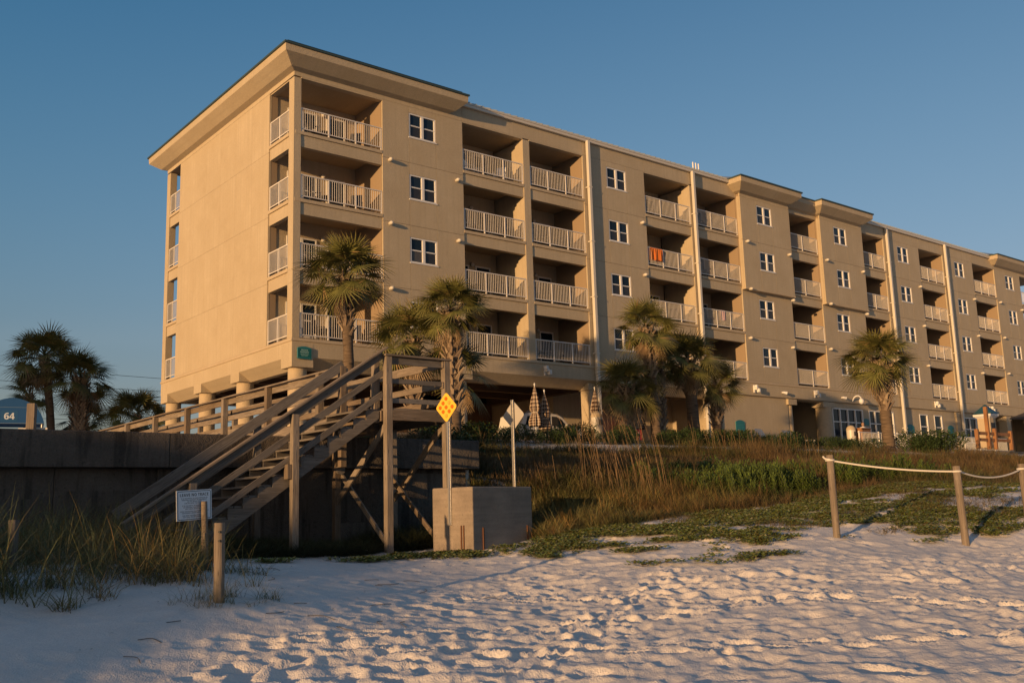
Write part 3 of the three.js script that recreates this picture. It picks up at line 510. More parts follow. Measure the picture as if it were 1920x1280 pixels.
{
  const t = thing('staircase', 'weathered wooden stairs with board railings going down from the platform to the sand', 'stairs', [-9.5, 0.9, 18.2]);
  const S = (name, g, mat = M.woodGrey) => part(t, name, (Array.isArray(g) ? join(g) : g).translate(9.5, -0.9, -18.2), weather(mat));
  const RUN = 0.28, RISE = 0.1845, X0 = -7.5, IN = 17.36, OUT = 19.02, n = 15, slope = RISE / RUN, r = rng(3);
  const noseY = (x) => DECK + 0.178 - (X0 - x) * slope;
  for (let i = 1; i <= n; i++) { const y = DECK + 0.178 - i * RISE, x = X0 - i * RUN; for (const [a, b] of [[0.0, 0.145], [0.155, 0.3]]) S('tread', slab(x - 0.03 + a, y - 0.04, IN + 0.04, x - 0.03 + b, y + (r() - 0.5) * 0.004, OUT - 0.045, 0.005)); }
  const shape = new THREE.Shape(); shape.moveTo(X0, DECK - 0.05);
  for (let i = 1; i <= n; i++) { const y = DECK + 0.178 - i * RISE - 0.042, x = X0 - (i - 1) * RUN; shape.lineTo(x, y); shape.lineTo(x - RUN, y); }
  shape.lineTo(X0 - n * RUN, 0.7); shape.lineTo(X0 - n * RUN + 0.15, 0.7); shape.lineTo(X0, DECK - 0.2);
  for (const z of [IN, OUT - 0.04]) S('stringer', metreUV(new THREE.ExtrudeGeometry(shape, { depth: 0.04, bevelEnabled: false }), 0).translate(0, 0, z));
  const end = -12.42, slopeBoard = (xa, xb, up, z, th, h, mat, name = 'rail_board') => S(name, board([xa, noseY(xa) + up, z], [xb, noseY(xb) + up, z], th, h, 0.006), mat);
  // sea side railing
  S('handrail', board([-7.38, noseY(-7.38) + 0.96, OUT + 0.1], [end, noseY(end) + 0.96, OUT + 0.1], 0.15, 0.038), M.wood);
  slopeBoard(-7.43, end + 0.06, 0.855, OUT + 0.05, 0.038, 0.13, M.woodGrey); slopeBoard(-7.43, -11.7, 0.49, OUT + 0.04, 0.038, 0.115, M.woodGrey); slopeBoard(-7.43, -11.75, 0.07, OUT + 0.04, 0.038, 0.115, M.woodGrey);
  for (const [x, y0] of [[-9.38, 0.6], [-11.28, 0.5]]) { S('post', slab(x - 0.065, y0, OUT + 0.062, x + 0.065, noseY(x) + 0.86, OUT + 0.192, 0.008), M.wood); }
  S('post_block', slab(-9.54, 2.28, OUT + 0.02, -9.447, 2.55, OUT + 0.17, 0.01), M.wood);
  // wall side railing: a broad board set on edge
  slopeBoard(-7.35, -12.0, 0.83, IN - 0.03, 0.04, 0.2, M.woodGrey, 'handrail'); slopeBoard(-7.43, -11.8, 0.42, IN - 0.03, 0.038, 0.115, M.woodGrey); slopeBoard(-7.43, -11.8, 0.05, IN - 0.03, 0.038, 0.115, M.woodGrey);
  for (const x of [-9.25, -11.3]) S('post', slab(x - 0.065, 0.5, IN - 0.185, x + 0.065, noseY(x) + 0.85, IN - 0.055, 0.008), M.woodGrey);
}
// ------------------------------------------------------------------ concrete block, diamond markers
{
  const c = thing('concrete_block', 'low weathered concrete block with rust streaks below the diamond signs', 'concrete block', [-6.5, 0.85, 20.72], 0.262);
  part(c, 'body', slab(0, -0.55, -1.0, 1.95, 1.22, 0, 0.025), M.concrete);
  for (const x of [0.3, 1.75]) part(c, 'iron_bar', slab(x - 0.02, -0.05, 0.003, x + 0.02, 0.45, 0.025, 0.004), M.rust);
  for (const z of [-0.22, -0.28]) part(c, 'iron_bar', slab(-0.022, -0.1, z - 0.012, -0.003, 0.5, z + 0.012, 0.003), M.rust);
}
function uChannel(y0, y1, w = 0.075, d = 0.035) { const s = new THREE.Shape(); const t = 0.006; s.moveTo(-w / 2, d); s.lineTo(-w / 2 + 0.016, d); s.lineTo(-w / 2 + 0.024, t); s.lineTo(w / 2 - 0.024, t); s.lineTo(w / 2 - 0.016, d); s.lineTo(w / 2, d); s.lineTo(w / 2, d - t); s.lineTo(w / 2 - 0.012, d - t); s.lineTo(w / 2 - 0.02, 0); s.lineTo(-w / 2 + 0.02, 0); s.lineTo(-w / 2 + 0.012, d - t); s.lineTo(-w / 2, d - t); return new THREE.ExtrudeGeometry(s, { depth: y1 - y0, bevelEnabled: false }).rotateX(-Math.PI / 2).translate(0, y0, 0); }
const diamondGeo = (side) => { const h = side / Math.SQRT2, k = 0.045, s = new THREE.Shape(); s.moveTo(-k, h - k); s.quadraticCurveTo(0, h, k, h - k); s.lineTo(h - k, k); s.quadraticCurveTo(h, 0, h - k, -k); s.lineTo(k, -h + k); s.quadraticCurveTo(0, -h, -k, -h + k); s.lineTo(-h + k, -k); s.quadraticCurveTo(-h, 0, -h + k, k); s.lineTo(-k, h - k); return new THREE.ExtrudeGeometry(s, { depth: 0.004, bevelEnabled: false }); };
{
  const yellow = std(rgb(0.86, 0.52, 0.05), { roughness: 0.5 }), amber = std(rgb(0.62, 0.16, 0.012), { roughness: 0.25 }), amberPale = std(rgb(0.8, 0.4, 0.05), { roughness: 0.3 });
  const s1 = thing('marker_sign', 'yellow diamond marker sign with nine amber reflectors on a steel post', 'sign', [-6.69, 1.36, 20.2], -1.42);
  part(s1, 'post', uChannel(0, 2.42).translate(0, 0, -0.004), M.steel); 
  const pl = part(s1, 'sign_plate', diamondGeo(0.425).translate(0, 2.25, 0.006), yellow);
  let n = 0; for (let i = -1; i <= 1; i++) for (let j = -1; j <= 1; j++) { const d = 0.118, x = ((i - j) * d) / Math.SQRT2 * 1.0, y = ((i + j) * d) / Math.SQRT2; n++; part(pl, 'reflector', new THREE.CylinderGeometry(0.036, 0.04, 0.014, 18).rotateX(Math.PI / 2).translate(x, 2.25 + y, 0.017), (i === 1 && j === 0) || (i === -1 && j === -1) ? amberPale : amber); }
  const s2 = thing('marker_sign', 'grey back of a diamond sign on a galvanised post behind the concrete block', 'sign', [-4.86, 1.2, 20.0], -1.42 + Math.PI);
  part(s2, 'post', uChannel(0, 2.66).translate(0, 0, -0.004), M.steel); part(s2, 'sign_plate', diamondGeo(0.435).translate(0, 2.34, 0), std(rgb(0.5, 0.46, 0.4), { roughness: 0.55, metalness: 0.3 }));
}
// ------------------------------------------------------------------ beach notice, posts and rope
function signTexture(w, h, draw) { const c = document.createElement('canvas'); c.width = w; c.height = h; draw(c.getContext('2d'), w, h); const t = new THREE.CanvasTexture(c); t.colorSpace = THREE.SRGBColorSpace; return t; }
{
  const t = signTexture(768, 624, (g, w, h) => {
    g.fillStyle = '#dfe3e6'; g.fillRect(0, 0, w, h); g.strokeStyle = '#1d3034'; g.lineWidth = 12; g.beginPath(); g.roundRect(24, 22, w - 48, h - 44, 26); g.stroke();
    g.fillStyle = '#12181c'; g.textAlign = 'center'; g.font = 'bold 84px sans-serif'; g.fillText('LEAVE NO TRACE', w / 2, 126, w - 130);
    g.font = 'bold 31px sans-serif';
    ['IT IS UNLAWFUL TO LEAVE ARTICLES OF', 'PERSONAL PROPERTY OR EQUIPMENT', 'ON THE BEACH FROM', '7:00 PM UNTIL 7:00 AM DAILY', '', 'IT IS UNLAWFUL TO PLACE ARTICLES', 'OF PERSONAL PROPERTY WITHIN', 'ANY PUBLIC BEACH ACCESS', '', 'ITEMS REMAINING UNATTENDED WILL BE', 'CONSIDERED ABANDONED PROPERTY', '', 'FOR MORE INFORMATION CALL THE', 'CITY CODE ENFORCEMENT OFFICE'].reduce((y, l) => { g.fillText(l, w / 2, y, w - 110); return y + (l ? 34 : 16); }, 178);
  });
  const s = thing('notice_sign', 'white LEAVE NO TRACE notice board on a short wooden post in the grass', 'sign', [-12.12, 1.0, 21.52], 0);
  s.rotation.y = 0.35; s.rotation.z = 0.05;
  part(s, 'post', new THREE.CylinderGeometry(0.045, 0.05, 1.0, 10).translate(0.13, 0.36, 0.06), M.wood);
  const bd = slab(-0.325, 0.6, -0.006, 0.325, 1.035, 0.0, 0.002); part(s, 'sign_board', bd, M.white);
  const face = new THREE.PlaneGeometry(0.645, 0.43).translate(0, 0.8175, 0.003); part(s, 'sign_face', face, new THREE.MeshStandardMaterial({ map: t, roughness: 0.6 }));
}
function roundPost(name, label, at, height, r, lean, mat, group) {
  const p = thing(name, label, 'post', at, 0, group); p.rotation.z = lean[0]; p.rotation.x = lean[1];
  const g = new THREE.CylinderGeometry(r * 0.96, r, height + 0.5, 18, 10), q = g.attributes.position, rr = rng(Math.round(at[0] * 97) >>> 0);
  for (let i = 0; i < q.count; i++) { const a = Math.atan2(q.getZ(i), q.getX(i)), f = 1 + 0.05 * (vnoise(a * 2 + 9, q.getY(i) * 3, 0, 5) - 0.5) + 0.03 * (rr() - 0.5); q.setX(i, q.getX(i) * f); q.setZ(i, q.getZ(i) * f); }
  g.computeVertexNormals(); const uv = g.attributes.uv; for (let i = 0; i < uv.count; i++) uv.setXY(i, uv.getY(i) * (height + 0.5), uv.getX(i) * r * 6.283);
  part(p, 'shaft', g.translate(0, (height + 0.5) / 2 - 0.5, 0), mat); return p;
}
const ropePosts = [[-2.52, 0.97, 25.85, 1.42, -0.04], [-1.33, 0.79, 27.5, 1.33, -0.075], [1.08, 1.15, 27.5, 1.02, -0.06]];
ropePosts.forEach(([x, y, z, h, l], i) => roundPost('rope_post', ['round timber rope post at the free end of the rope fence', 'leaning timber rope post in the middle of the rope fence with a rusty foot', 'round timber rope post half cut by the edge of the picture'][i], [x, y, z], h, 0.062, [l * 0.6, l * 0.6], M.wood, 'posts of the rope fence on the beach'));
{
  const top = ropePosts.map(([x, y, z, h, l]) => [x - l * 0.6 * -1 * 0 + Math.sin(-l * 0.6) * h, y + h - 0.09, z + Math.sin(l * 0.6) * h]);
  const span = (a, b, sag) => { const p = []; for (let i = 0; i <= 12; i++) { const t = i / 12; p.push([lerp(a[0], b[0], t), lerp(a[1], b[1], t) - sag * 4 * t * (1 - t), lerp(a[2], b[2], t)]); } return tube(p, 0.016, 30, 7); };
  const rp = thing('rope', 'pale thick rope strung between the three posts on the sand', 'rope', top[0]);
  const mv = (g) => g.translate(-top[0][0], -top[0][1], -top[0][2]);
  part(rp, 'span', mv(span(top[0], top[1], 0.05)), M.rope); part(rp, 'span', mv(span([top[1][0], top[1][1] + 0.02, top[1][2]], top[2], 0.14)), M.rope);
  for (const t of top) part(rp, 'knot', mv(new THREE.TorusGeometry(0.068, 0.018, 8, 18).rotateX(Math.PI / 2).translate(...t)), M.rope);
  part(rp, 'loose_end', mv(tube([[top[0][0] - 0.05, top[0][1] + 0.01, top[0][2] + 0.04], [top[0][0] - 0.1, top[0][1] + 0.03, top[0][2] - 0.03], [top[0][0] - 0.13, top[0][1] + 0.07, top[0][2] - 0.05]], 0.018, 8, 6)), M.rope);
}
{ const p = roundPost('beach_post', 'short round timber post with two bolt holes standing alone in the sand', [-13.13, 0.7, 24.85], 0.86, 0.062, [0.015, 0.0], M.wood); for (const y of [0.76, 0.66]) part(p, 'bolt_hole', new THREE.CylinderGeometry(0.013, 0.013, 0.03, 10).rotateX(Math.PI / 2).rotateY(-0.3).translate(-0.0, y, 0.061).applyMatrix4(new THREE.Matrix4().makeRotationY(-0.4)), M.dark); }
roundPost('beach_post', 'grey timber post standing among tall grass by the picture edge', [-14.46, 0.95, 21.1], 0.72, 0.07, [0.0, 0.0], M.woodGrey);
// ------------------------------------------------------------------ plants
const pv = new V3();
function inView(x, y, z, margin = 1.18) { pv.set(x, y, z).sub(camera.position); const d = pv.dot(camForward); return d > 2 && Math.abs(pv.dot(camRight)) < d * 0.5242 * margin && Math.abs(pv.dot(camUp)) < d * 0.349 * margin * 1.15 ? d : 0; }
const leafMat = (o = {}) => new THREE.MeshStandardMaterial({ color: 0xffffff, vertexColors: true, roughness: 0.75, ...o });
const grassMat = leafMat({ roughness: 0.8 }), palmMat = leafMat({ roughness: 0.5 }), leafyMat = leafMat({ roughness: 0.7 });
class Blades {                                       // collects coloured strips and leaves
  constructor() { this.p = []; this.c = []; }
  tri(a, b, c, ca, cb, cc) { this.p.push(...a, ...b, ...c); this.c.push(...ca, ...(cb || ca), ...(cc || cb || ca)); }
  strip(pts, w, side, col0, col1) {                  // pts along the blade, w half width at each, side vector
    for (let i = 0; i + 1 < pts.length; i++) {
      const t0 = i / (pts.length - 1), t1 = (i + 1) / (pts.length - 1), k0 = col0.map((v, j) => lerp(v, col1[j], t0)), k1 = col0.map((v, j) => lerp(v, col1[j], t1));
      const o = (p, s) => [p[0] + side[0] * s, p[1] + side[1] * s, p[2] + side[2] * s], a = o(pts[i], -w[i]), b = o(pts[i], w[i]), c = o(pts[i + 1], w[i + 1]), d = o(pts[i + 1], -w[i + 1]);
      this.tri(a, b, c, k0, k0, k1); if (w[i + 1] > 1e-5) this.tri(a, c, d, k0, k1, k1);
    }
  }
  leaf(at, dir, side, L, W, col, fold = 0.2) { const m = [0, 1, 2].map((i) => at[i] + dir[i] * L * 0.5), n = [dir[1] * side[2] - dir[2] * side[1], dir[2] * side[0] - dir[0] * side[2], dir[0] * side[1] - dir[1] * side[0]], e = [0, 1, 2].map((i) => at[i] + dir[i] * L); const l = [0, 1, 2].map((i) => m[i] + side[i] * W + n[i] * W * fold), r = [0, 1, 2].map((i) => m[i] - side[i] * W + n[i] * W * fold); this.tri(at, l, e, col); this.tri(at, e, r, col); }
  geo() { const g = new THREE.BufferGeometry(); g.setAttribute('position', new THREE.BufferAttribute(new Float32Array(this.p), 3)); g.setAttribute('color', new THREE.BufferAttribute(new Float32Array(this.c), 3)); g.computeVertexNormals(); g.setAttribute('uv', new THREE.BufferAttribute(new Float32Array(this.p.length / 3 * 2), 2)); return g; }
}
function tuftGeo(seed, n, h, spread, bend, width, c0, c1, heads = 0) {
  const r = rng(seed), B = new Blades();
  for (let i = 0; i < n; i++) {
    const a = r() * 6.283, L = h * (0.45 + 0.65 * r()), lean = 0.06 + spread * r(), bd = bend * (0.3 + r()), x0 = (r() - 0.5) * 0.22, z0 = (r() - 0.5) * 0.22, pts = [], w = [], k = 0.75 + 0.5 * r();
    for (let j = 0; j <= 4; j++) { const t = j / 4, out = L * (lean * t + bd * t * t), up = L * (t - 0.5 * bd * t * t * (0.6 + bd)); pts.push([x0 + Math.cos(a) * out, up - 0.03, z0 + Math.sin(a) * out]); w.push(width * (1 - t ** 1.5) * (0.7 + 0.6 * r()) * 0.5); }
    w[4] = 0; const b = a + 1.57 + (r() - 0.5); B.strip(pts, w, [Math.cos(b), 0, Math.sin(b)], c0.map((v) => v * k), c1.map((v) => v * k));
  }
  for (let i = 0; i < heads; i++) {                  // tall bare stalks with drooping seed heads
    const a = r() * 6.283, L = h * (1.5 + 0.9 * r()), ld = 0.22 + 0.15 * r(), pts = []; for (let j = 0; j <= 6; j++) { const t = j / 6; pts.push([Math.cos(a) * L * ld * t * t, L * t, Math.sin(a) * L * ld * t * t]); }
    B.strip(pts, pts.map(() => 0.003), [Math.sin(a), 0, -Math.cos(a)], [0.2, 0.13, 0.06], [0.26, 0.16, 0.07]);
    for (let j = 0; j < 14; j++) { const t = 0.78 + 0.22 * (j / 14), k = Math.min(5, Math.floor(t * 6)), f = t * 6 - k, p = pts[k].map((v, q) => lerp(v, pts[k + 1][q], f)), d = r() * 6.28; B.leaf(p, [Math.cos(d) * 0.5, -0.75, Math.sin(d) * 0.5], [Math.sin(d), 0, -Math.cos(d)], 0.07, 0.011, [0.27, 0.17, 0.075]); }
  }
  return B.geo();
}
function scatter(name, geos, mat, spots, label) {    // spots: [x, y, z, turn, scale, tall, [r, g, b]]
  const per = geos.map(() => []); spots.forEach((s, i) => per[i % geos.length].push(s));
  geos.forEach((g, k) => {
    const list = per[k]; if (!list.length) return;
    const m = new THREE.InstancedMesh(g, mat, list.length), d = new THREE.Object3D(), c = new THREE.Color();
    list.forEach((s, i) => { d.position.set(s[0], s[1], s[2]); d.rotation.set((s[7] || 0), s[3], (s[8] || 0)); d.scale.set(s[4], s[5], s[4]); d.updateMatrix(); m.setMatrixAt(i, d.matrix); m.setColorAt(i, c.setRGB(...s[6])); });
    m.name = numbered(name); m.castShadow = m.receiveShadow = true; describe(m, label, null, null, 'stuff'); scene.add(m);
  });
}
const G0 = [0.085, 0.075, 0.03], G1 = [0.13, 0.13, 0.036], T0 = [0.1, 0.08, 0.034], T1 = [0.165, 0.128, 0.054];
const blockers = [[-6.75, -4.6, 19.2, 20.95], [-7.55, -5.8, 18.8, 19.35]];
const blocked = (x, z) => blockers.some(([a, b, c, d]) => x > a && x < b && z > c && z < d) || (x < WALL_END + 0.05 && z < 17 && z > 16.1);
{
  const r = rng(21), green = [], tan = [], low = [];
  for (let i = 0; i < 60000; i++) {
    const x = -5.2 + 70 * r() ** 1.5, z = 7.2 + 18 * r(), e = denseEdge(x) - z; if (e < -0.3 || blocked(x, z)) continue;
    const d = inView(x, 2.5, z); if (!d || r() > 1.15 - d / 80 || z < 10.2) continue;
    const n = fbm(x * 0.35 + 4, z * 0.35, 3, 0, 61), n2 = fbm(x * 0.9, z * 0.9, 2, 0, 62), y = groundH(x, z, false) - 0.02, edge = smooth(-0.3, 2.2, e);
    const s = (0.75 + 0.7 * r()) * (0.5 + 0.5 * edge) * (1 + d * 0.004) * (0.8 + 0.6 * smooth(0.35, 0.65, fbm(x * 0.5 + 8, z * 0.5, 2, 0, 63))), k = 0.7 + 0.6 * r();
    if (n > 0.53 || r() < 0.16) tan.push([x, y, z, r() * 6.28, s, s * (0.75 + 0.5 * n2), [k * 1.05, k * 0.93, k * 0.8]]); else if (n2 > 0.3) green.push([x, y, z, r() * 6.28, s, s * (0.65 + 0.6 * n2), [k, k, k * 0.9]]);
  }
  scatter('dune_grass', [tuftGeo(1, 26, 0.42, 0.5, 0.5, 0.012, G0, G1), tuftGeo(2, 22, 0.36, 0.7, 0.7, 0.013, [0.05, 0.055, 0.02], [0.09, 0.11, 0.03]), tuftGeo(3, 30, 0.48, 0.5, 0.6, 0.011, [0.055, 0.045, 0.022], [0.085, 0.08, 0.028])], grassMat, green, 'rough green grass covering the dune slope below the building');
  scatter('dry_grass', [tuftGeo(4, 28, 0.4, 0.6, 0.6, 0.01, T0, T1), tuftGeo(5, 24, 0.46, 0.5, 0.5, 0.009, [0.09, 0.062, 0.032], [0.14, 0.1, 0.048])], grassMat, tan, 'dry reddish tan grass mixed into the dune slope');
}
{
  const r = rng(27), list = [];
  for (let i = 0; i < 3600; i++) { const x = -4.9 + 7.5 * r(), z = 16 + 5.2 * r(), e = denseEdge(x) - z; if (e < -0.1 || e > 3.6 || x > 1.6 + r() || blocked(x, z) || fbm(x * 1.2, z * 1.2, 2, 0, 65) < 0.36) continue; const k = 0.75 + 0.6 * r(), t = r() < 0.25; list.push([x, groundH(x, z, false) - 0.02, z, r() * 6.28, 0.8 + 0.5 * r(), (0.6 + 0.5 * r()) * (0.6 + 0.4 * smooth(0, 1, e)), t ? [k * 1.5, k, k * 0.9] : [k, k, k]]); }
  scatter('toe_grass', [tuftGeo(31, 22, 0.8, 0.4, 0.6, 0.011, [0.16, 0.135, 0.06], [0.25, 0.23, 0.075]), tuftGeo(32, 18, 0.7, 0.5, 0.8, 0.012, [0.13, 0.125, 0.05], [0.2, 0.215, 0.065])], grassMat, list, 'taller rough grass at the foot of the dune beside the concrete block');
}
// leafy upright stems in a bright green bank half way up the dune
{
  const stem = (seed) => { const r = rng(seed), B = new Blades(); for (let s = 0; s < 7; s++) { const x0 = (r() - 0.5) * 0.34, z0 = (r() - 0.5) * 0.34, H0 = 0.45 + 0.35 * r(), lx = (r() - 0.5) * 0.12, lz = (r() - 0.5) * 0.12; B.strip([[x0, 0, z0], [x0 + lx, H0, z0 + lz]], [0.004, 0.003], [1, 0, 0], [0.07, 0.06, 0.03], [0.07, 0.09, 0.03]); for (let j = 0; j < 22; j++) { const t = 0.12 + 0.88 * j / 22, a = j * 2.4 + r(), u = 0.35 + 0.5 * t, k = 0.7 + 0.6 * r(); B.leaf([x0 + lx * t, H0 * t, z0 + lz * t], [Math.cos(a) * (1 - u * 0.5), u, Math.sin(a) * (1 - u * 0.5)], [-Math.sin(a), 0, Math.cos(a)], 0.09 + 0.05 * r(), 0.014, [0.085 * k, 0.125 * k, 0.02 * k]); } } return B.geo(); };
  const r = rng(33), list = [];
  for (let i = 0; i < 5200; i++) {
    const x = -1.6 + 13 * r(), z = 15.2 + 8.5 * r(), e = denseEdge(x) - z, n = fbm(x * 0.6, z * 0.6, 3, 0, 71);
    if (e < 0.3 || e > 2.4 + 4.5 * fbm(x * 0.5 + 2, 3.3, 2, 0, 73) || x < 0.3 + 0.3 * e || x > 6.5 + r() * 2 || n < 0.44) continue;
    const k = 0.7 + 0.6 * r(); list.push([x, groundH(x, z, false) - 0.03, z, r() * 6.28, 0.8 + 0.6 * r(), (0.5 + 0.5 * r() + 1.1 * (n - 0.4)) * smooth(0.2, 1.2, e), [k, k, k]]);
  }
  scatter('leafy_growth', [stem(1), stem(2), stem(3)], leafyMat, list, 'bright green leafy growth massed half way up the dune');
}
// beach creeper on the sand below the dune
{
  const mat = (seed, n) => { const r = rng(seed), B = new Blades(); for (let i = 0; i < n; i++) { const a = r() * 6.28, q = 0.17 * Math.sqrt(r()), t = r() * 6.28, up = 0.15 + 0.7 * r(), k = 0.6 + 0.7 * r(), y = 0.01 + 0.05 * r(); B.leaf([Math.cos(a) * q, y, Math.sin(a) * q], [Math.cos(t), up * 0.6, Math.sin(t)], [-Math.sin(t), (r() - 0.5) * 0.5, Math.cos(t)], 0.06 + 0.04 * r(), 0.026, r() < 0.06 ? [0.28, 0.25, 0.1] : r() < 0.15 ? [0.13 * k, 0.1 * k, 0.03 * k] : [0.135 * k, 0.165 * k, 0.032 * k], 0.3); } for (let i = 0; i < 3; i++) { const a = r() * 6.28; B.strip([[0, 0.012, 0], [Math.cos(a) * 0.2, 0.02, Math.sin(a) * 0.2], [Math.cos(a + 0.3) * 0.36, 0.008, Math.sin(a + 0.3) * 0.36]], [0.004, 0.004, 0.003], [-Math.sin(a), 0, Math.cos(a)], [0.12, 0.06, 0.03], [0.12, 0.06, 0.03]); } return B.geo(); };
  const r = rng(44), list = [];
  for (let i = 0; i < 34000; i++) {
    const x = -10.5 + 22 * r(), z = 17 + 12 * r(), lo = creeperEdge(x), hi = denseEdge(x); if (z > lo + 0.6 || z < hi - 0.8 || blocked(x, z)) continue; if (x < -8.6 && z < 18.6) continue;
    const t = clamp((lo - z) / Math.max(lo - hi, 0.5)), n = 0.55 * fbm(x * 0.85 + 3, z * 0.85, 3, 0, 81) + 0.45 * fbm(x * 2.3, z * 2.3, 3, 0, 82); if (r() > smooth(lerp(0.5, 0.42, t), lerp(0.66, 0.58, t), n) * (0.5 + 0.5 * t)) continue;
    const k = 0.75 + 0.6 * r(), s = 0.6 + 0.5 * r(); list.push([x, groundH(x, z) + 0.005, z, r() * 6.28, s, s, [k, k, k]]);
  }
  scatter('beach_creeper', [mat(1, 26), mat(2, 20), mat(3, 30)], leafyMat, list, 'low green creeper spreading over the white sand below the dune');
  const sparse = [], q = rng(45); for (let i = 0; i < 2600; i++) { const x = -2 + 12 * q(), z = 21 + 8 * q(), e = denseEdge(x) - z; if (e > 0 || z > creeperEdge(x) - 0.3 || fbm(x * 0.7, z * 0.7, 3, 0, 86) < 0.52) continue; const k = 0.8 + 0.4 * q(); sparse.push([x, groundH(x, z), z, q() * 6.28, 0.7 + 0.4 * q(), 0.35 + 0.35 * q(), [k, k * 0.9, k * 0.8]]); }
  scatter('thin_grass', [tuftGeo(15, 10, 0.5, 0.6, 0.6, 0.008, [0.1, 0.08, 0.035], [0.17, 0.14, 0.05])], grassMat, sparse, 'thin pale grass on the sandy patch by the rope fence');
}
// tall grass in the shaded left foreground and along the foot of the wall
{
  const r = rng(55), list = [], foot = [];
  for (let i = 0; i < 9000; i++) {
    const x = -18.5 + 8.4 * r(), z = 17 + 8.6 * r(); if (blocked(x, z) || !inView(x, 1.2, z, 1.3)) continue;
    const lim = along([[-18, 26], [-16.3, 26], [-15.7, 25.2], [-14.8, 24.4], [-14, 23.8], [-13.4, 24.3], [-12.8, 24.9], [-12.3, 24.2], [-11.6, 23.2], [-11.2, 21.6], [-10.4, 19.8], [-10, 19.2]], x), e = lim - z; if (e < 0) continue;
    const n = fbm(x * 1.1, z * 1.1, 3, 0, 91), dens = smooth(0, 3.6, e); if (n < lerp(0.56, 0.36, dens) || r() > 0.08 + 0.25 * dens) continue;
    const k = 0.75 + 0.5 * r(), s = (0.75 + 0.5 * r()) * (1 + 0.35 * smooth(-14.2, -15.4, x)); list.push([x, groundH(x, z) - 0.02, z, r() * 6.28, s, s * (0.4 + 0.35 * r() + 0.4 * dens), r() < 0.22 ? [k * 1.5, k * 1.05, k * 0.9] : [k, k, k]]);
  }
  for (let i = 0; i < 5000; i++) {
    const x = -12 + 6.6 * r(), z = 16.95 + 3.2 * r(), lim = along([[-12, 20.2], [-10.5, 19.6], [-9.4, 19.5], [-8, 19.2], [-7, 18.9], [-6.5, 19.6], [-5.4, 19.4]], x); if (z > lim || blocked(x, z) || r() > 0.75) continue;
    const k = 0.6 + 0.5 * r(); foot.push([x, groundH(x, z) - 0.02, z, r() * 6.28, 0.7 + 0.4 * r(), 0.35 + 0.35 * r() + (x > -6.9 ? 0.3 : 0), [k, k, k]]);
  }
  for (let i = 0; i < 26; i++) { const a = r() * 6.28, q = 0.12 + 0.5 * r(), x = -13.0 + Math.cos(a) * q, z = 24.75 + Math.sin(a) * q * 0.7, k = 0.8 + 0.4 * r(); list.push([x, groundH(x, z) - 0.02, z, r() * 6.28, 0.45 + 0.3 * r(), 0.28 + 0.3 * r(), [k, k, k]]); }
  const L0 = [0.12, 0.11, 0.045], L1 = [0.175, 0.195, 0.06];
  scatter('beach_grass', [tuftGeo(6, 16, 1.0, 0.35, 0.7, 0.009, L0, L1), tuftGeo(7, 13, 1.2, 0.3, 0.6, 0.008, [0.14, 0.11, 0.05], [0.2, 0.18, 0.065]), tuftGeo(8, 16, 0.75, 0.5, 1.0, 0.009, [0.09, 0.095, 0.04], [0.14, 0.17, 0.05])], grassMat, list, 'long thin beach grass growing round the notice board and posts');
  scatter('wall_weeds', [tuftGeo(9, 26, 0.7, 0.6, 0.6, 0.011, [0.05, 0.055, 0.025], [0.08, 0.095, 0.03]), tuftGeo(10, 22, 0.55, 0.9, 0.8, 0.014, [0.04, 0.05, 0.02], [0.07, 0.09, 0.03])], grassMat, foot, 'dark weeds along the foot of the sea wall under the stairs');
}
// sea oats: single clumps of tall stalks
function seaOats(label, at, n, h, lean, seed, spread) {
  const o = thing('sea_oats', label, 'grass clump', at, 0, 'clumps of tall sea oats on the dune'), r = rng(seed), S = new Blades(), Hd = new Blades();
  for (let i = 0; i < n; i++) {
    const x0 = (r() - 0.5) * spread, z0 = (r() - 0.5) * spread * 0.6, L = h * (0.65 + 0.45 * r()), lx = lean[0] * (0.5 + r()) + (r() - 0.5) * 0.3, lz = lean[1] * (0.5 + r()) + (r() - 0.5) * 0.25, pts = [], w = [];
    for (let j = 0; j <= 7; j++) { const t = j / 7; pts.push([x0 + lx * L * (0.6 * t + 0.4 * t * t), L * t * (1 - 0.05 * t * t), z0 + lz * L * (0.6 * t + 0.4 * t * t)]); w.push(0.0055 - 0.003 * t); }
    const a = r() * 6.28; S.strip(pts, w, [Math.cos(a), 0, Math.sin(a)], [0.22, 0.14, 0.07], [0.3, 0.19, 0.09]); S.strip(pts, w, [-Math.sin(a), 0, Math.cos(a)], [0.22, 0.14, 0.07], [0.3, 0.19, 0.09]);
    if (r() < 0.7) for (let j = 0; j < 16; j++) { const t = 0.8 + 0.2 * (j / 16), k = Math.min(6, Math.floor(t * 7)), f = t * 7 - k, p = pts[k].map((v, q) => lerp(v, pts[k + 1][q], f)), d = r() * 6.28; Hd.leaf(p, [Math.cos(d) * 0.35 + lx, -0.3, Math.sin(d) * 0.35 + lz], [Math.sin(d), 0.1, -Math.cos(d)], 0.06, 0.008, [0.27, 0.17, 0.085]); }
  }
  part(o, 'stalk', S.geo(), grassMat); if (Hd.p.length) part(o, 'seed_head', Hd.geo(), grassMat);
  part(o, 'blades', tuftGeo(seed + 3, Math.min(120, n * 4), h * 0.4, 0.6, 0.7, 0.011, [0.09, 0.075, 0.03], [0.14, 0.13, 0.045]), grassMat);
}
const on = (x, z) => [x, groundH(x, z, false) - 0.03, z];
seaOats('large clump of tall leaning sea oats in the middle of the dune', on(-0.2, 18.6), 60, 2.1, [-0.13, -0.1], 71, 2.2);
seaOats('tall thin sea oats in front of the short palm and closed umbrellas', on(1.0, 16.8), 24, 2.2, [-0.16, -0.1], 72, 2.6);
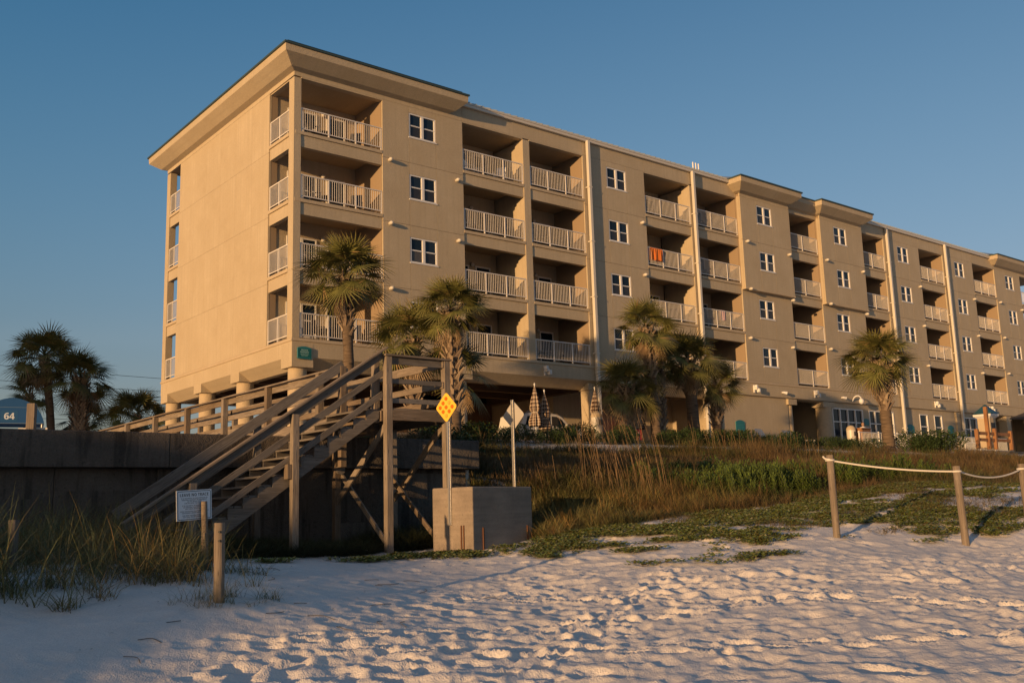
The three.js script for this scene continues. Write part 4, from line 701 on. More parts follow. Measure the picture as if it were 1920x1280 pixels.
seaOats('sparse sea oats rising beside the grey back of the diamond sign', on(-2.4, 17.6), 9, 1.7, [-0.25, -0.08], 73, 1.8);
seaOats('sparse sea oats high on the dune before the teal wall panel', on(11.5, 11.5), 20, 1.5, [-0.18, -0.05], 74, 3.6);
seaOats('low brown sea oats on the dune before the round columns', on(16.5, 11), 26, 1.2, [-0.1, 0], 75, 5);
seaOats('two bent dry stalks by the picture edge in the shaded grass', on(-14.95, 21.6), 7, 1.55, [-0.02, -0.05], 77, 0.5);

// ------------------------------------------------------------------ palms
const FAN = {};
function frondGeo(key) {
  if (FAN[key]) return FAN[key];
  const [cls, v] = key.split('_').map(Number), r = rng(100 + cls * 13 + v), B = new Blades(), dead = cls === 6;
  const elev = [1.3, 0.95, 0.6, 0.25, -0.15, -0.6, -1.2][cls] + (r() - 0.5) * 0.2, pet = [0.55, 0.7, 0.85, 0.95, 0.95, 0.85, 0.65][cls], g0 = dead ? [0.17, 0.11, 0.055] : [0.098, 0.105, 0.028], g1 = dead ? [0.24, 0.16, 0.08] : [0.195, 0.182, 0.056], tip = [0.26, 0.18, 0.08];
  // petiole bends down along its length
  let px = 0, py = 0, e = elev; const P = [[0, 0, 0]]; for (let i = 0; i < 6; i++) { px += Math.cos(e) * pet / 6; py += Math.sin(e) * pet / 6; e -= 0.03 + 0.035 * Math.cos(e); P.push([px, py, 0]); }
  B.strip(P, [0.035, 0.026, 0.02, 0.018, 0.017, 0.016, 0.015], [0, 0, 1], [0.12, 0.12, 0.045], [0.1, 0.12, 0.035]); B.strip(P, [0.02, 0.015, 0.012, 0.011, 0.01, 0.01, 0.01], [0.3, 0.95, 0], [0.12, 0.12, 0.045], [0.1, 0.12, 0.035]);
  const f = [Math.cos(e), Math.sin(e), 0], u = [-Math.sin(e), Math.cos(e), 0], n = 26, R = (dead ? 0.55 : 0.88) * (0.92 + 0.16 * r());
  for (let i = 0; i < n; i++) {
    const a = lerp(-2.35, 2.35, i / (n - 1)), ca = Math.cos(a), sa = Math.sin(a), L = R * (0.72 + 0.28 * Math.cos(a * 0.55)) * (0.9 + 0.2 * r()), cup = 0.32 * Math.abs(sa) + 0.1, dead1 = !dead && r() < 0.05;
    // direction in the fan plane, cupped; tips droop with gravity
    let d = [f[0] * ca + u[0] * cup * -0.4, f[1] * ca + u[1] * cup * -0.4, sa]; const q = Math.hypot(...d); d = d.map((x) => x / q);
    const nrm = u, sd = [d[1] * nrm[2] - d[2] * nrm[1], d[2] * nrm[0] - d[0] * nrm[2], d[0] * nrm[1] - d[1] * nrm[0]], pts = [], w = [], dr = (dead ? 0.9 : 0.08 + 0.18 * r());
    for (let j = 0; j <= 4; j++) { const t = j / 4, s = L * t; pts.push([P[6][0] + d[0] * s * (1 - 0.25 * dr * t * t), P[6][1] + d[1] * s - dr * L * t * t * 0.75, d[2] * s * (1 - 0.2 * dr * t * t)]); w.push([0.012, 0.024, 0.019, 0.01, 0][j] * (dead ? 0.8 : 1)); }
    const k = 0.7 + 0.6 * r(), c0 = dead1 ? tip : g0.map((x) => x * k), c1 = dead1 ? tip : g1.map((x) => x * k);
    B.strip(pts.slice(0, 4), w.slice(0, 4), sd, c0, c1); B.strip(pts.slice(3), w.slice(3), sd, c1, r() < 0.6 ? tip : c1);
  }
  return (FAN[key] = B.geo());
}
const bootGeo = (() => { const g = new THREE.CylinderGeometry(0.035, 0.085, 0.36, 4, 2).rotateY(Math.PI / 4).scale(1, 1, 0.4); const p = g.attributes.position; for (let i = 0; i < p.count; i++) { const t = (p.getY(i) + 0.18) / 0.36; p.setZ(i, p.getZ(i) + 0.11 * t * t); } g.computeVertexNormals(); return g.translate(0, 0.15, 0); })();
const barkMap = makeTex(256, 256, (u, v) => { const k = 0.6 + 0.4 * fbm(u * 8, v * 40, 3, 0, 51) - 0.2 * smooth(0.6, 0.9, vnoise(u * 4, v * 24, 0, 52)); return [k, k * 0.95, k * 0.88]; }, [1, 1]);
const bark = std(rgb(0.21, 0.165, 0.125), { map: barkMap, roughness: 0.95 }), bootMats = [std(rgb(0.27, 0.2, 0.135), { roughness: 0.9 }), std(rgb(0.33, 0.25, 0.165), { roughness: 0.9 }), std(rgb(0.2, 0.145, 0.1), { roughness: 0.95 })];
function palm(label, at, h, r0, seed, o = {}) {     // h: height of the crown's heart above the ground
  const { lean = [0, 0], fronds = 34, size = 1, boots = 0.55, dead = 5, skip = null, bootBase = null } = o, r = rng(seed);
  const p = thing('palm_tree', label, 'palm tree', at, 0, 'palms beside the building');
  const axis = (t) => new V3(lean[0] * t * t, h * t, lean[1] * t * t), rings = 22, seg = 14, pos = [], uv = [], idx = [];
  for (let i = 0; i <= rings; i++) { const t = i / rings, c = axis(t), rad = r0 * (1 + 0.25 * Math.exp(-t * 9) - 0.08 * t) * (1 + 0.03 * Math.sin(i * 2.4)); for (let j = 0; j <= seg; j++) { const a = (j / seg) * 6.2832, k = rad * (1 + 0.05 * (vnoise(j * 1.1, i * 0.9, 0, seed) - 0.5)); pos.push(c.x + Math.cos(a) * k, c.y - 0.15 * (1 - t), c.z + Math.sin(a) * k); uv.push((j / seg) * 1, t * h); } }
  for (let i = 0; i < rings; i++) for (let j = 0; j < seg; j++) { const a = i * (seg + 1) + j, b = a + seg + 1; idx.push(a, b, a + 1, a + 1, b, b + 1); }
  const g = new THREE.BufferGeometry(); g.setAttribute('position', new THREE.BufferAttribute(new Float32Array(pos), 3)); g.setAttribute('uv', new THREE.BufferAttribute(new Float32Array(uv), 2)); g.setIndex(idx); g.computeVertexNormals();
  const trunk = part(p, 'trunk', g, bark);
  const low = bootBase ?? 1 - boots, bh = (1 - low) * h, rows = Math.round(bh / 0.17); // criss-cross leaf bases
  for (let i = 0; i < rows; i++) for (let j = 0; j < 6; j++) {
    if (i < 2 && r() < 0.5) continue;
    const t = low + ((1 - low) * (i + 0.2 * r())) / rows, c = axis(t), a = ((j + (i % 2) * 0.5) / 6) * 6.2832 + (r() - 0.5) * 0.2, m = part(trunk, 'leaf_base', bootGeo, bootMats[Math.floor(r() * 3)]);
    const rad = r0 * 0.9; m.position.set(c.x + Math.sin(a) * rad, c.y, c.z + Math.cos(a) * rad); m.rotation.set(0.1, a, (i % 2 ? 0.4 : -0.4) + (r() - 0.5) * 0.25, 'YXZ'); m.scale.setScalar((r0 / 0.2) * (0.85 + 0.3 * r()));
  }
  const top = axis(1), N = Math.round(fronds * 1.2);
  for (let i = 0; i < N + dead; i++) {
    const cls = i >= N ? 6 : Math.min(5, Math.floor(Math.pow(i / N, 1.25) * 5.7)), az = i * 2.39996 + (r() - 0.5) * 0.5, m = part(p, cls === 6 ? 'dead_frond' : 'frond', frondGeo(`${cls}_${Math.floor(r() * 3)}`), palmMat);
    if (skip && skip(az % 6.2832, cls)) { p.remove(m); continue; }
    m.position.set(top.x, top.y + 0.25 - 0.07 * cls, top.z); m.rotation.set((r() - 0.5) * 1.3, az, (r() - 0.5) * 0.25, 'YXZ'); m.scale.setScalar(size * (0.85 + 0.25 * r()));
  }
  return p;
}
const pAt = (x, z, y = null) => [x, y ?? groundH(x, z, false), z];
palm('tall palm standing in front of the corner balconies with a smooth lower trunk', pAt(0.22, 4.3, 4.2), 6.15, 0.2, 1, { lean: [-0.35, 0.2], size: 1.2, boots: 0.36, fronds: 46 });
palm('palm with a low full crown right behind the platform rail', pAt(0.3, 8.4, 3.85), 3.5, 0.2, 2, { size: 1.02, boots: 0.85, fronds: 44 });
palm('palm with thick criss-cross leaf bases behind the yellow diamond sign', pAt(1.1, 9.6, 3.6), 4.55, 0.225, 3, { lean: [-0.3, 0.3], size: 0.86, boots: 0.72, fronds: 44, dead: 8 });
palm('small drooping palm half hidden behind the thick criss-cross trunk', pAt(2.05, 8.4, 3.9), 2.35, 0.17, 4, { size: 1.0, boots: 0.9, fronds: 16 });
palm('short wide palm in front of the striped umbrellas', pAt(12.7, 6.2, 4.2), 2.45, 0.24, 5, { size: 1.06, boots: 0.95, fronds: 40, dead: 12 });
palm('tallest palm of the middle row with a slim smooth lower trunk', pAt(14.0, 6.6, 4.2), 5.1, 0.22, 6, { lean: [-0.45, 0.1], size: 1.02, boots: 0.42, fronds: 32 });
palm('palm with a shaggy trunk close behind the tallest palm of the row', pAt(15.6, 5.4, 4.3), 3.75, 0.22, 7, { size: 0.8, boots: 0.9, fronds: 24 });
palm('palm with a broad round crown over a thick smooth trunk before the drain pipe', pAt(17.7, 5.6, 4.3), 3.95, 0.28, 8, { lean: [-0.25, 0], size: 1.1, boots: 0.4, fronds: 42, dead: 9 });
palm('dark leafy palm at the end of the middle row beside the plain wall', pAt(19.5, 5.5, 4.3), 3.0, 0.23, 9, { size: 0.98, boots: 0.7, fronds: 36 });
palm('single palm standing apart in front of the large ground floor windows', pAt(31.4, 7.4, 4.1), 5.0, 0.3, 10, { lean: [-0.3, 0], size: 1.42, boots: 0.55, fronds: 46, dead: 8 });
palm('dark palm with the highest crown at the far end of the wall', [-2.4, 4.0, -26], 7.3, 0.24, 11, { lean: [-0.7, 0], size: 1.5, boots: 0.2, fronds: 34 });
palm('dark palm with a rough trunk beside the blue canopy', [-1.2, 4.0, -25], 6.1, 0.34, 12, { lean: [-0.1, 0], size: 1.45, boots: 0.95, fronds: 34 });
palm('low dark palm crown rising behind the blue canopy', [-3.6, 4.0, -26.8], 5.2, 0.2, 13, { size: 1.2, boots: 0.5, fronds: 24 });
palm('small bushy palm at the foot of the dark rough trunk', [-0.7, 4.0, -26], 3.6, 0.16, 14, { size: 1.15, boots: 0.6, fronds: 22 });
palm('low bushy palm behind the far corner of the building', [1.8, 4.0, -24], 3.9, 0.2, 15, { size: 1.35, boots: 0.6, fronds: 34 });

// ------------------------------------------------------------------ hedges and shrubs
const shrubGeo = [1, 2, 3].map((s) => { const r = rng(200 + s), B = new Blades(); for (let i = 0; i < 1500; i++) { const a = r() * 6.283, el = Math.asin(2 * r() - 1), q = Math.pow(r(), 0.28), lump = 0.72 + 0.5 * vnoise(a * 1.3 + 9, el * 2.6 + 5, 0, 300 + s), x = Math.cos(a) * Math.cos(el) * q * 0.62 * lump, z = Math.sin(a) * Math.cos(el) * q * 0.62 * lump, y = 0.42 + Math.sin(el) * q * 0.46 * lump; if (y < 0) continue; const t = r() * 6.28, up = r() * 0.9, k = 0.65 + 0.7 * r(); B.leaf([x, y, z], [Math.cos(t) * 0.8, up, Math.sin(t) * 0.8], [-Math.sin(t), 0.2, Math.cos(t)], 0.075 + 0.04 * r(), 0.026, [0.05 * k, 0.082 * k, 0.02 * k]); } for (let i = 0; i < 14; i++) { const a = r() * 6.28, q = 0.4 * r(); B.strip([[0, 0, 0], [Math.cos(a) * q, 0.6, Math.sin(a) * q]], [0.012, 0.005], [-Math.sin(a), 0, Math.cos(a)], [0.1, 0.07, 0.045], [0.1, 0.07, 0.045]); } return B.geo(); });
function hedge(label, line, seed, h = 1, cat = 'hedge') {
  const r = rng(seed), a = line[0], o = thing('hedge', label, cat, [a[0], groundH(a[0], a[1], false), a[1]]), bits = [];
  for (let i = 0; i + 1 < line.length; i++) { const L = Math.hypot(line[i + 1][0] - line[i][0], line[i + 1][1] - line[i][1]), n = Math.max(1, Math.round(L / 0.55)); for (let j = 0; j < n; j++) { const t = (j + r() * 0.6) / n, x = lerp(line[i][0], line[i + 1][0], t) + (r() - 0.5) * 0.5, z = lerp(line[i][1], line[i + 1][1], t) + (r() - 0.5) * 0.7, s = h * (0.8 + 0.45 * r()); bits.push(shrubGeo[Math.floor(r() * 3)].clone().scale(s * 1.1, s, s * 1.1).rotateY(r() * 6.28).translate(x - a[0], groundH(x, z, false) - o.position.y - 0.05, z - a[1])); } }
  part(o, 'foliage', bits, leafyMat);
}
hedge('dark green hedge behind the yellow diamond sign post', [[1.8, 9.2], [4.4, 8.6]], 1, 0.78);
hedge('green hedge in front of the parked white car', [[4.8, 8.4], [11.6, 7.6]], 2, 0.76);
hedge('bright green hedge running right from the tallest palm past the plain wall', [[13.6, 7.4], [23.6, 7.6]], 3, 0.78);
hedge('low hedge in front of the round columns', [[24.2, 7.7], [28.4, 8.2]], 4, 0.70);
hedge('large rounded shrub right of the single palm', [[32.2, 8.2], [34.8, 8.6], [35.2, 9.2]], 5, 1.25, 'shrub');
hedge('green shrubs growing beside the boardwalk behind the sea wall', [[-5, 12], [-4.2, 4], [-3, -4]], 6, 0.95, 'shrub');
hedge('small bush behind the boardwalk rail under the corner column', [[-3.6, 11.5], [-2.2, 8.5]], 7, 1.1, 'bush');
hedge('dark bush under the platform beside the sea wall end', [[-3.6, 15.2], [-1.6, 14.2]], 8, 1.0, 'bush');
hedge('dark low shrubs under the palms beyond the wall', [[-6, -22], [-1, -24], [3, -26]], 9, 1.9, 'shrub');
// ------------------------------------------------------------------ things on and around the building
const storey = ['first', 'second', 'third', 'top'], bayName = ['corner balcony', 'second balcony from the corner', 'third balcony from the corner', 'fourth balcony from the corner', 'fifth balcony from the corner'];
const chairModel = (mat) => { const g = new THREE.Group(); part(g, 'seat', new RoundedBoxGeometry(0.52, 0.05, 0.52, 1, 0.02).translate(0, 0.42, 0), mat); part(g, 'backrest', new RoundedBoxGeometry(0.5, 0.62, 0.045, 1, 0.02).rotateX(-0.22).translate(0, 0.76, -0.3), mat); for (const s of [-1, 1]) { part(g, 'armrest', slab(s * 0.28 - 0.03, 0.62, -0.26, s * 0.28 + 0.03, 0.655, 0.26, 0.01), mat); for (const z of [-0.22, 0.23]) part(g, 'leg', rod([s * 0.27, 0, z * 1.12], [s * 0.27, 0.62, z], 0.018), mat); } return g; };
const tableModel = (mat) => { const g = new THREE.Group(); part(g, 'table_top', new THREE.CylinderGeometry(0.42, 0.42, 0.03, 22).translate(0, 0.7, 0), mat); for (let i = 0; i < 4; i++) { const a = i * 1.571 + 0.78; part(g, 'leg', rod([Math.cos(a) * 0.36, 0, Math.sin(a) * 0.36], [Math.cos(a) * 0.28, 0.69, Math.sin(a) * 0.28], 0.016), mat); } return g; };
{
  const dk = chairModel(M.darkMetal), wt = chairModel(M.white), td = tableModel(M.darkMetal), tw = tableModel(M.white), r = rng(8);
  for (let f = 3; f >= 0; f--) for (let n = 0; n < 5; n++) {
    const pale = n === 1 && f === 3, [a, b] = bays[n], y = FLOORS[f] + 0.004, w = pale ? 'white' : 'dark', put = (model, name, label, cat, x, z, t, grp) => { const o = model.clone(); o.name = numbered(name); o.position.set(x, y, z); o.rotation.y = t; describe(o, label, cat, grp); scene.add(o); };
    put(pale ? wt : dk, 'patio_chair', `${w} patio chair by the window, ${storey[f]} floor ${bayName[n]}`, 'chair', a + 1.1 + r() * 0.3, -0.75 - r() * 0.3, 0.5 + r() * 0.4, 'patio chairs on the balconies');
    put(pale ? wt : dk, 'patio_chair', `${w} patio chair by the door, ${storey[f]} floor ${bayName[n]}`, 'chair', b - 0.75 - r() * 0.2, -0.8 - r() * 0.35, -0.6 - r() * 0.5, 'patio chairs on the balconies');
    put(pale ? tw : td, 'patio_table', `round ${w} patio table between chairs, ${storey[f]} floor ${bayName[n]}`, 'table', (a + b) / 2 - 0.1, -1.35, r(), 'patio tables on the balconies');
  }
}
function cloth(name, label, x0, x1, yTop, drop, z, color, seed) {
  const o = thing(name, label, 'towel', [x0, yTop, z]), g = new THREE.PlaneGeometry(x1 - x0, drop * 2, 24, 24), p = g.attributes.position;
  for (let i = 0; i < p.count; i++) { const x = p.getX(i) + (x1 - x0) / 2, t = p.getY(i) / drop, fold = 0.025 * Math.sin(x * 17 + seed) * Math.min(1, Math.abs(t) * 1.6) + 0.012 * Math.sin(x * 41); p.setXYZ(i, x, -Math.abs(t) * drop * (1 + 0.03 * Math.sin(x * 9)) + (Math.abs(t) < 0.06 ? 0.0 : 0), (t > 0 ? -1 : 1) * (0.085 * Math.min(1, Math.abs(t) * 8) + 0.01) + fold); }
  g.computeVertexNormals(); part(o, 'fabric', g, std(color, { roughness: 0.95 }));
}
cloth('towel', 'orange towel hung over the railing of the third floor fourth balcony', 21.5, 22.45, 15.73, 0.72, -0.06, rgb(0.75, 0.19, 0.03), 1);
cloth('towel', 'pale pink towel hung inside the railing of the second floor fifth balcony', 27.3, 27.75, 12.82, 0.62, -0.14, rgb(0.6, 0.4, 0.38), 3);
// teal signs on the stucco
function tealPanel(label, x, y0, y1, w, z, draw) {
  const o = thing('wall_sign', label, 'sign', [x, y0, z]), s = new THREE.Shape(), h = y1 - y0; s.moveTo(-w / 2, 0); s.lineTo(w / 2, 0); s.lineTo(w / 2, h * 0.86); s.quadraticCurveTo(0, h * 1.12, -w / 2, h * 0.86); s.lineTo(-w / 2, 0);
  part(o, 'sign_board', new THREE.ExtrudeGeometry(s, { depth: 0.03, bevelEnabled: true, bevelSize: 0.008, bevelThickness: 0.008, bevelSegments: 1 }), M.teal);
  if (draw) part(o, 'sign_face', new THREE.PlaneGeometry(w * 0.9, h * 0.72).translate(0, h * 0.45, 0.042), new THREE.MeshStandardMaterial({ map: signTexture(384, 256, draw), roughness: 0.6 }));
  else for (let i = 0; i < 4; i++) part(o, 'text_strip', slab(-w * 0.36, h * (0.22 + i * 0.14), 0.038, w * (0.36 - 0.06 * (i % 2)), h * (0.25 + i * 0.14), 0.043), M.tealPale);
}
M.tealPale = std(rgb(0.05, 0.26, 0.28), { roughness: 0.6 });
tealPanel('small teal sign reading PRIVATE PROPERTY on the corner column block', 0.52, 7.9, 8.4, 0.62, 0.05, (g, w, h) => { g.fillStyle = '#0b5a58'; g.fillRect(0, 0, w, h); g.fillStyle = '#a9c9c0'; g.textAlign = 'center'; g.font = 'bold 54px sans-serif'; g.fillText('PRIVATE', w / 2, 62); g.fillText('PROPERTY', w / 2, 122, w - 20); g.font = 'bold 30px sans-serif'; g.fillText('NO TRESPASSING', w / 2, 172, w - 30); g.fillText('GUESTS ONLY', w / 2, 214, w - 60); });
tealPanel('teal panel with a rounded top on the plain ground floor wall', 28.5, 5.55, 6.4, 0.8, -0.15);
tealPanel('teal panel with a rounded top left of the two narrow ground floor windows', 47.5, 5.7, 6.75, 0.85, -0.15);
tealPanel('teal panel with a rounded top right of the two narrow ground floor windows', 53.2, 5.7, 6.85, 0.85, -0.15);
tealPanel('small teal sign above the life ring between the large windows', 41.92, 6.5, 6.95, 0.55, -0.15);
tealPanel('narrow teal sign on the lit side of a ground floor column', 26.0, 6.1, 6.6, 0.34, -0.02);
{ const o = thing('life_ring', 'white life ring hung on the wall between the large ground floor windows', 'life ring', [41.92, 6.05, -0.1]); part(o, 'ring', new THREE.TorusGeometry(0.26, 0.07, 10, 26), M.white); for (let i = 0; i < 4; i++) part(o, 'band', new THREE.TorusGeometry(0.26, 0.075, 10, 4, 0.3).rotateZ(i * 1.571 + 0.6), M.darkMetal); part(o, 'bracket', slab(-0.04, -0.02, -0.05, 0.04, 0.3, -0.075), M.steel); }
// closed umbrellas with a plaid cover
{
  const t = signTexture(256, 256, (g, w, h) => { g.fillStyle = '#8a7158'; g.fillRect(0, 0, w, h); for (const [c, n, k] of [['rgba(48,30,22,.8)', 4, 22], ['rgba(196,184,166,.75)', 4, 12]]) for (let i = 0; i < n; i++) { g.fillStyle = c; g.fillRect(((i + (k === 12 ? 0.5 : 0)) * w) / n, 0, k, h); g.fillRect(0, ((i + (k === 12 ? 0.5 : 0)) * h) / n, w, k); } });
  t.wrapS = t.wrapT = THREE.RepeatWrapping; t.repeat.set(3, 4); const plaid = new THREE.MeshStandardMaterial({ map: t, roughness: 0.9 });
  const g = new THREE.Group(), prof = [[0.03, 2.42], [0.09, 2.2], [0.17, 1.8], [0.22, 1.45], [0.2, 1.32], [0.13, 1.24], [0.2, 1.1], [0.27, 0.85], [0.25, 0.62]].map((p) => new THREE.Vector2(...p));
  const lg = new THREE.LatheGeometry(prof, 40), p = lg.attributes.position; for (let i = 0; i < p.count; i++) { const a = Math.atan2(p.getZ(i), p.getX(i)), k = 1 + 0.2 * Math.cos(a * 8) * (p.getY(i) < 2.2 ? 1 : 0); p.setX(i, p.getX(i) * k); p.setZ(i, p.getZ(i) * k); } lg.computeVertexNormals();
  part(g, 'canopy', lg, plaid); part(g, 'pole', rod([0, 0, 0], [0, 2.5, 0], 0.022), M.white); part(g, 'finial', new THREE.SphereGeometry(0.04, 10, 8).scale(1, 1.8, 1).translate(0, 2.52, 0), M.white); part(g, 'tie', new THREE.TorusGeometry(0.14, 0.018, 6, 18).rotateX(1.571).translate(0, 1.25, 0), M.rope); part(g, 'base', new THREE.CylinderGeometry(0.25, 0.3, 0.1, 18).translate(0, 0.05, 0), M.concrete);
  [[10.9, 2.2, 0.05, 'closed plaid umbrella nearest the diamond sign in front of the dark parking level'], [11.55, 2.1, -0.2, 'shorter looking closed plaid umbrella just right of the first one'], [13.5, 3.4, -0.1, 'closed plaid umbrella behind the left fronds of the short palm'], [15.15, 4.5, -0.15, 'closed plaid umbrella between the short palm and the tallest palm']].forEach(([x, z, dy, label], i) => { const o = g.clone(); o.name = numbered('closed_umbrella'); o.position.set(x, 4.62 + dy, z); o.rotation.y = i; describe(o, label, 'umbrella', 'closed patio umbrellas behind the hedge'); scene.add(o); });
}
// bins
{ const bin = (label, at) => { const o = thing('waste_bin', label, 'bin', at); part(o, 'body', new THREE.CylinderGeometry(0.27, 0.25, 0.95, 24).translate(0, 0.48, 0), M.gutter); part(o, 'lid', new THREE.SphereGeometry(0.28, 22, 8, 0, 6.284, 0, 1.571).translate(0, 0.96, 0), M.trim); for (let i = 0; i < 3; i++) part(o, 'slot', slab(-0.1 + i * 0.08, 0.6, 0.245, -0.06 + i * 0.08, 0.85, 0.275), M.darkMetal); };
  bin('pale round waste bin with a domed lid before the lit corner column', [13.35, 4.7, 3.6]); bin('pale round waste bin with a domed lid beside the orange wooden box', [34.6, 4.75, 3.2]); }
{ const o = thing('wooden_box', 'orange brown wooden towel box beside the bin in front of the windows', 'box', [35.6, 4.7, 3.2], 0.1); for (let i = 0; i < 5; i++) part(o, 'board', slab(-0.55, 0.1 + i * 0.19, 0.36, 0.55, 0.28 + i * 0.19, 0.39, 0.006), M.woodNew); for (const s of [-1, 1]) part(o, 'side_panel', slab(s * 0.55 - 0.02, 0.05, -0.38, s * 0.55 + 0.02, 1.08, 0.355, 0.006), M.woodNew); part(o, 'lid', slab(-0.6, 1.08, -0.42, 0.6, 1.13, 0.42, 0.012), M.woodNew); part(o, 'back_panel', slab(-0.53, 0.05, -0.4, 0.53, 1.07, -0.37), M.woodNew); }
// drinks machine
{
  const o = thing('vending_machine', 'red drinks vending machine standing in the recess behind the palms', 'vending machine', [22.3, 4.6, -2.9], -0.35);
  part(o, 'cabinet', slab(-0.46, 0.05, -0.4, 0.46, 1.83, 0.4, 0.02), std(rgb(0.3, 0.012, 0.015), { roughness: 0.35 }));
  part(o, 'front_panel', new THREE.PlaneGeometry(0.56, 1.6).translate(0.15, 0.97, 0.405), new THREE.MeshStandardMaterial({ roughness: 0.3, map: signTexture(192, 512, (g, w, h) => { g.fillStyle = '#7a0d12'; g.fillRect(0, 0, w, h); g.strokeStyle = 'rgba(235,225,215,.7)'; g.lineWidth = 12; g.beginPath(); g.moveTo(w * 0.4, h * 0.12); for (let i = 0; i < 5; i++) g.bezierCurveTo(w * 0.95, h * (0.12 + i * 0.15), w * 0.05, h * (0.2 + i * 0.15), w * 0.55, h * (0.27 + i * 0.15)); g.stroke(); }) }));
  part(o, 'button_panel', slab(-0.4, 0.75, 0.4, -0.16, 1.7, 0.412), M.white); for (let i = 0; i < 6; i++) part(o, 'button', slab(-0.37, 0.82 + i * 0.14, 0.412, -0.19, 0.92 + i * 0.14, 0.422), i % 2 ? M.rust : M.darkMetal); part(o, 'delivery_slot', slab(-0.4, 0.25, 0.395, -0.1, 0.48, 0.408), M.dark);
}
// parked car behind the hedge
{
  const o = thing('parked_car', 'white sport utility car parked under the building behind the hedge', 'car', [15.3, 4.6, -2.4], 0.04), paint = std(rgb(0.66, 0.64, 0.6), { roughness: 0.3 });
  const body = new THREE.Shape(); body.moveTo(-2.3, 0.35); body.lineTo(-2.34, 0.95); body.lineTo(-2.22, 1.1); body.lineTo(-2.08, 1.62); body.quadraticCurveTo(-1.95, 1.72, -1.7, 1.74); body.lineTo(0.1, 1.72); body.quadraticCurveTo(0.42, 1.68, 0.65, 1.5); body.lineTo(1.12, 1.14); body.quadraticCurveTo(1.9, 1.08, 2.2, 0.95); body.lineTo(2.32, 0.6); body.lineTo(2.28, 0.35); body.lineTo(1.85, 0.3); body.absarc(1.42, 0.36, 0.42, 0, Math.PI, false); body.lineTo(-1.0, 0.3); body.absarc(-1.45, 0.36, 0.42, 0, Math.PI, false); body.lineTo(-2.3, 0.35);
  part(o, 'body', new THREE.ExtrudeGeometry(body, { depth: 1.66, bevelEnabled: true, bevelSize: 0.05, bevelThickness: 0.07, bevelSegments: 3 }).translate(0, 0, -0.83), paint);
  const side = (pts) => { const s = new THREE.Shape(); pts.forEach((p, i) => (i ? s.lineTo(...p) : s.moveTo(...p))); return s; };
  for (const z of [0.903, -0.908]) for (const pts of [[[-2.02, 1.15], [-1.88, 1.6], [-1.3, 1.64], [-1.3, 1.15]], [[-1.2, 1.15], [-1.2, 1.64], [-0.32, 1.64], [-0.32, 1.15]], [[-0.22, 1.15], [-0.22, 1.64], [0.1, 1.63], [0.42, 1.52], [0.86, 1.15]]]) part(o, 'side_window', new THREE.ExtrudeGeometry(side(pts), { depth: 0.005, bevelEnabled: false }).translate(0, 0, z), M.glass);
  part(o, 'windscreen', board([0.72, 1.49, 0], [1.16, 1.175, 0], 1.45, 0.012, 0), M.glass);
  for (const z of [0.62, -0.62]) { const q = part(o, 'roof_rail', tube([[-1.7, 1.8, z], [-1.6, 1.87, z], [0.0, 1.86, z], [0.15, 1.78, z]], 0.022, 20, 6), M.steel); part(o, 'headlight', new THREE.SphereGeometry(0.14, 12, 8).scale(0.6, 0.7, 1.3).translate(2.27, 0.86, z * 1.1), M.glass); part(o, 'mirror', new THREE.SphereGeometry(0.11, 10, 8).scale(0.7, 0.8, 1.1).translate(0.72, 1.18, z * 1.62), paint); }
  for (const x of [-1.45, 1.42]) for (const z of [0.8, -0.8]) { const wl = part(o, 'wheel', new THREE.CylinderGeometry(0.35, 0.35, 0.22, 24).rotateX(1.571).translate(x, 0.36, z), M.dark); part(wl, 'rim', new THREE.CylinderGeometry(0.21, 0.21, 0.235, 18).rotateX(1.571).translate(x, 0.36, z), M.steel); }
}
// white pool furniture, rail and a bather
function lounger(label, at, turn) { const o = thing('sun_lounger', label, 'sun lounger', at, turn, 'sun loungers by the plain wall'); const fr = []; for (const s of [-1, 1]) { fr.push(rod([s * 0.33, 0.34, -0.2], [s * 0.33, 0.34, 1.1], 0.022), rod([s * 0.33, 0.34, -0.2], [s * 0.33, 1.0, -0.62], 0.022), rod([s * 0.33, 0, 1.0], [s * 0.33, 0.34, 1.0], 0.02), rod([s * 0.33, 0, -0.1], [s * 0.33, 0.34, -0.1], 0.02)); } fr.push(rod([-0.33, 1.0, -0.62], [0.33, 1.0, -0.62], 0.022)); part(o, 'frame', fr, M.white); for (let i = 0; i < 6; i++) part(o, 'strap', board([-0.32, 0.42 + i * 0.1, -0.25 - i * 0.064], [0.32, 0.42 + i * 0.1, -0.25 - i * 0.064], 0.012, 0.06, 0.004), M.white); for (let i = 0; i < 8; i++) part(o, 'strap', board([-0.32, 0.35, -0.1 + i * 0.15], [0.32, 0.35, -0.1 + i * 0.15], 0.09, 0.012, 0.004), M.white); }
lounger('white strap sun lounger right of the first teal wall panel', [27.1, 4.62, 2.8], 0.1); lounger('white strap sun lounger in front of the first round column', [29.7, 4.62, 2.7], -0.05);
{ const o = thing('pool_fence', 'thin white metal fence along the pool terrace in front of the windows', 'fence', [34.2, 4.4, 3.9]); const F = (n, g) => part(o, n, g.translate(-34.2, -4.4, -3.9), M.white); F('rail', slab(34.2, 5.5, 3.87, 53, 5.55, 3.93, 0.01)); F('rail', slab(34.2, 4.7, 3.88, 53, 4.74, 3.92)); const b = []; for (let x = 34.3; x < 53; x += 0.14) b.push(slab(x, 4.74, 3.89, x + 0.018, 5.5, 3.91)); bunch(o, 'pickets', join(b).translate(-34.2, -4.4, -3.9), M.white); for (let x = 34.3; x <= 53; x += 2.1) F('post', slab(x - 0.03, 4.4, 3.86, x + 0.03, 5.6, 3.94, 0.005)); }
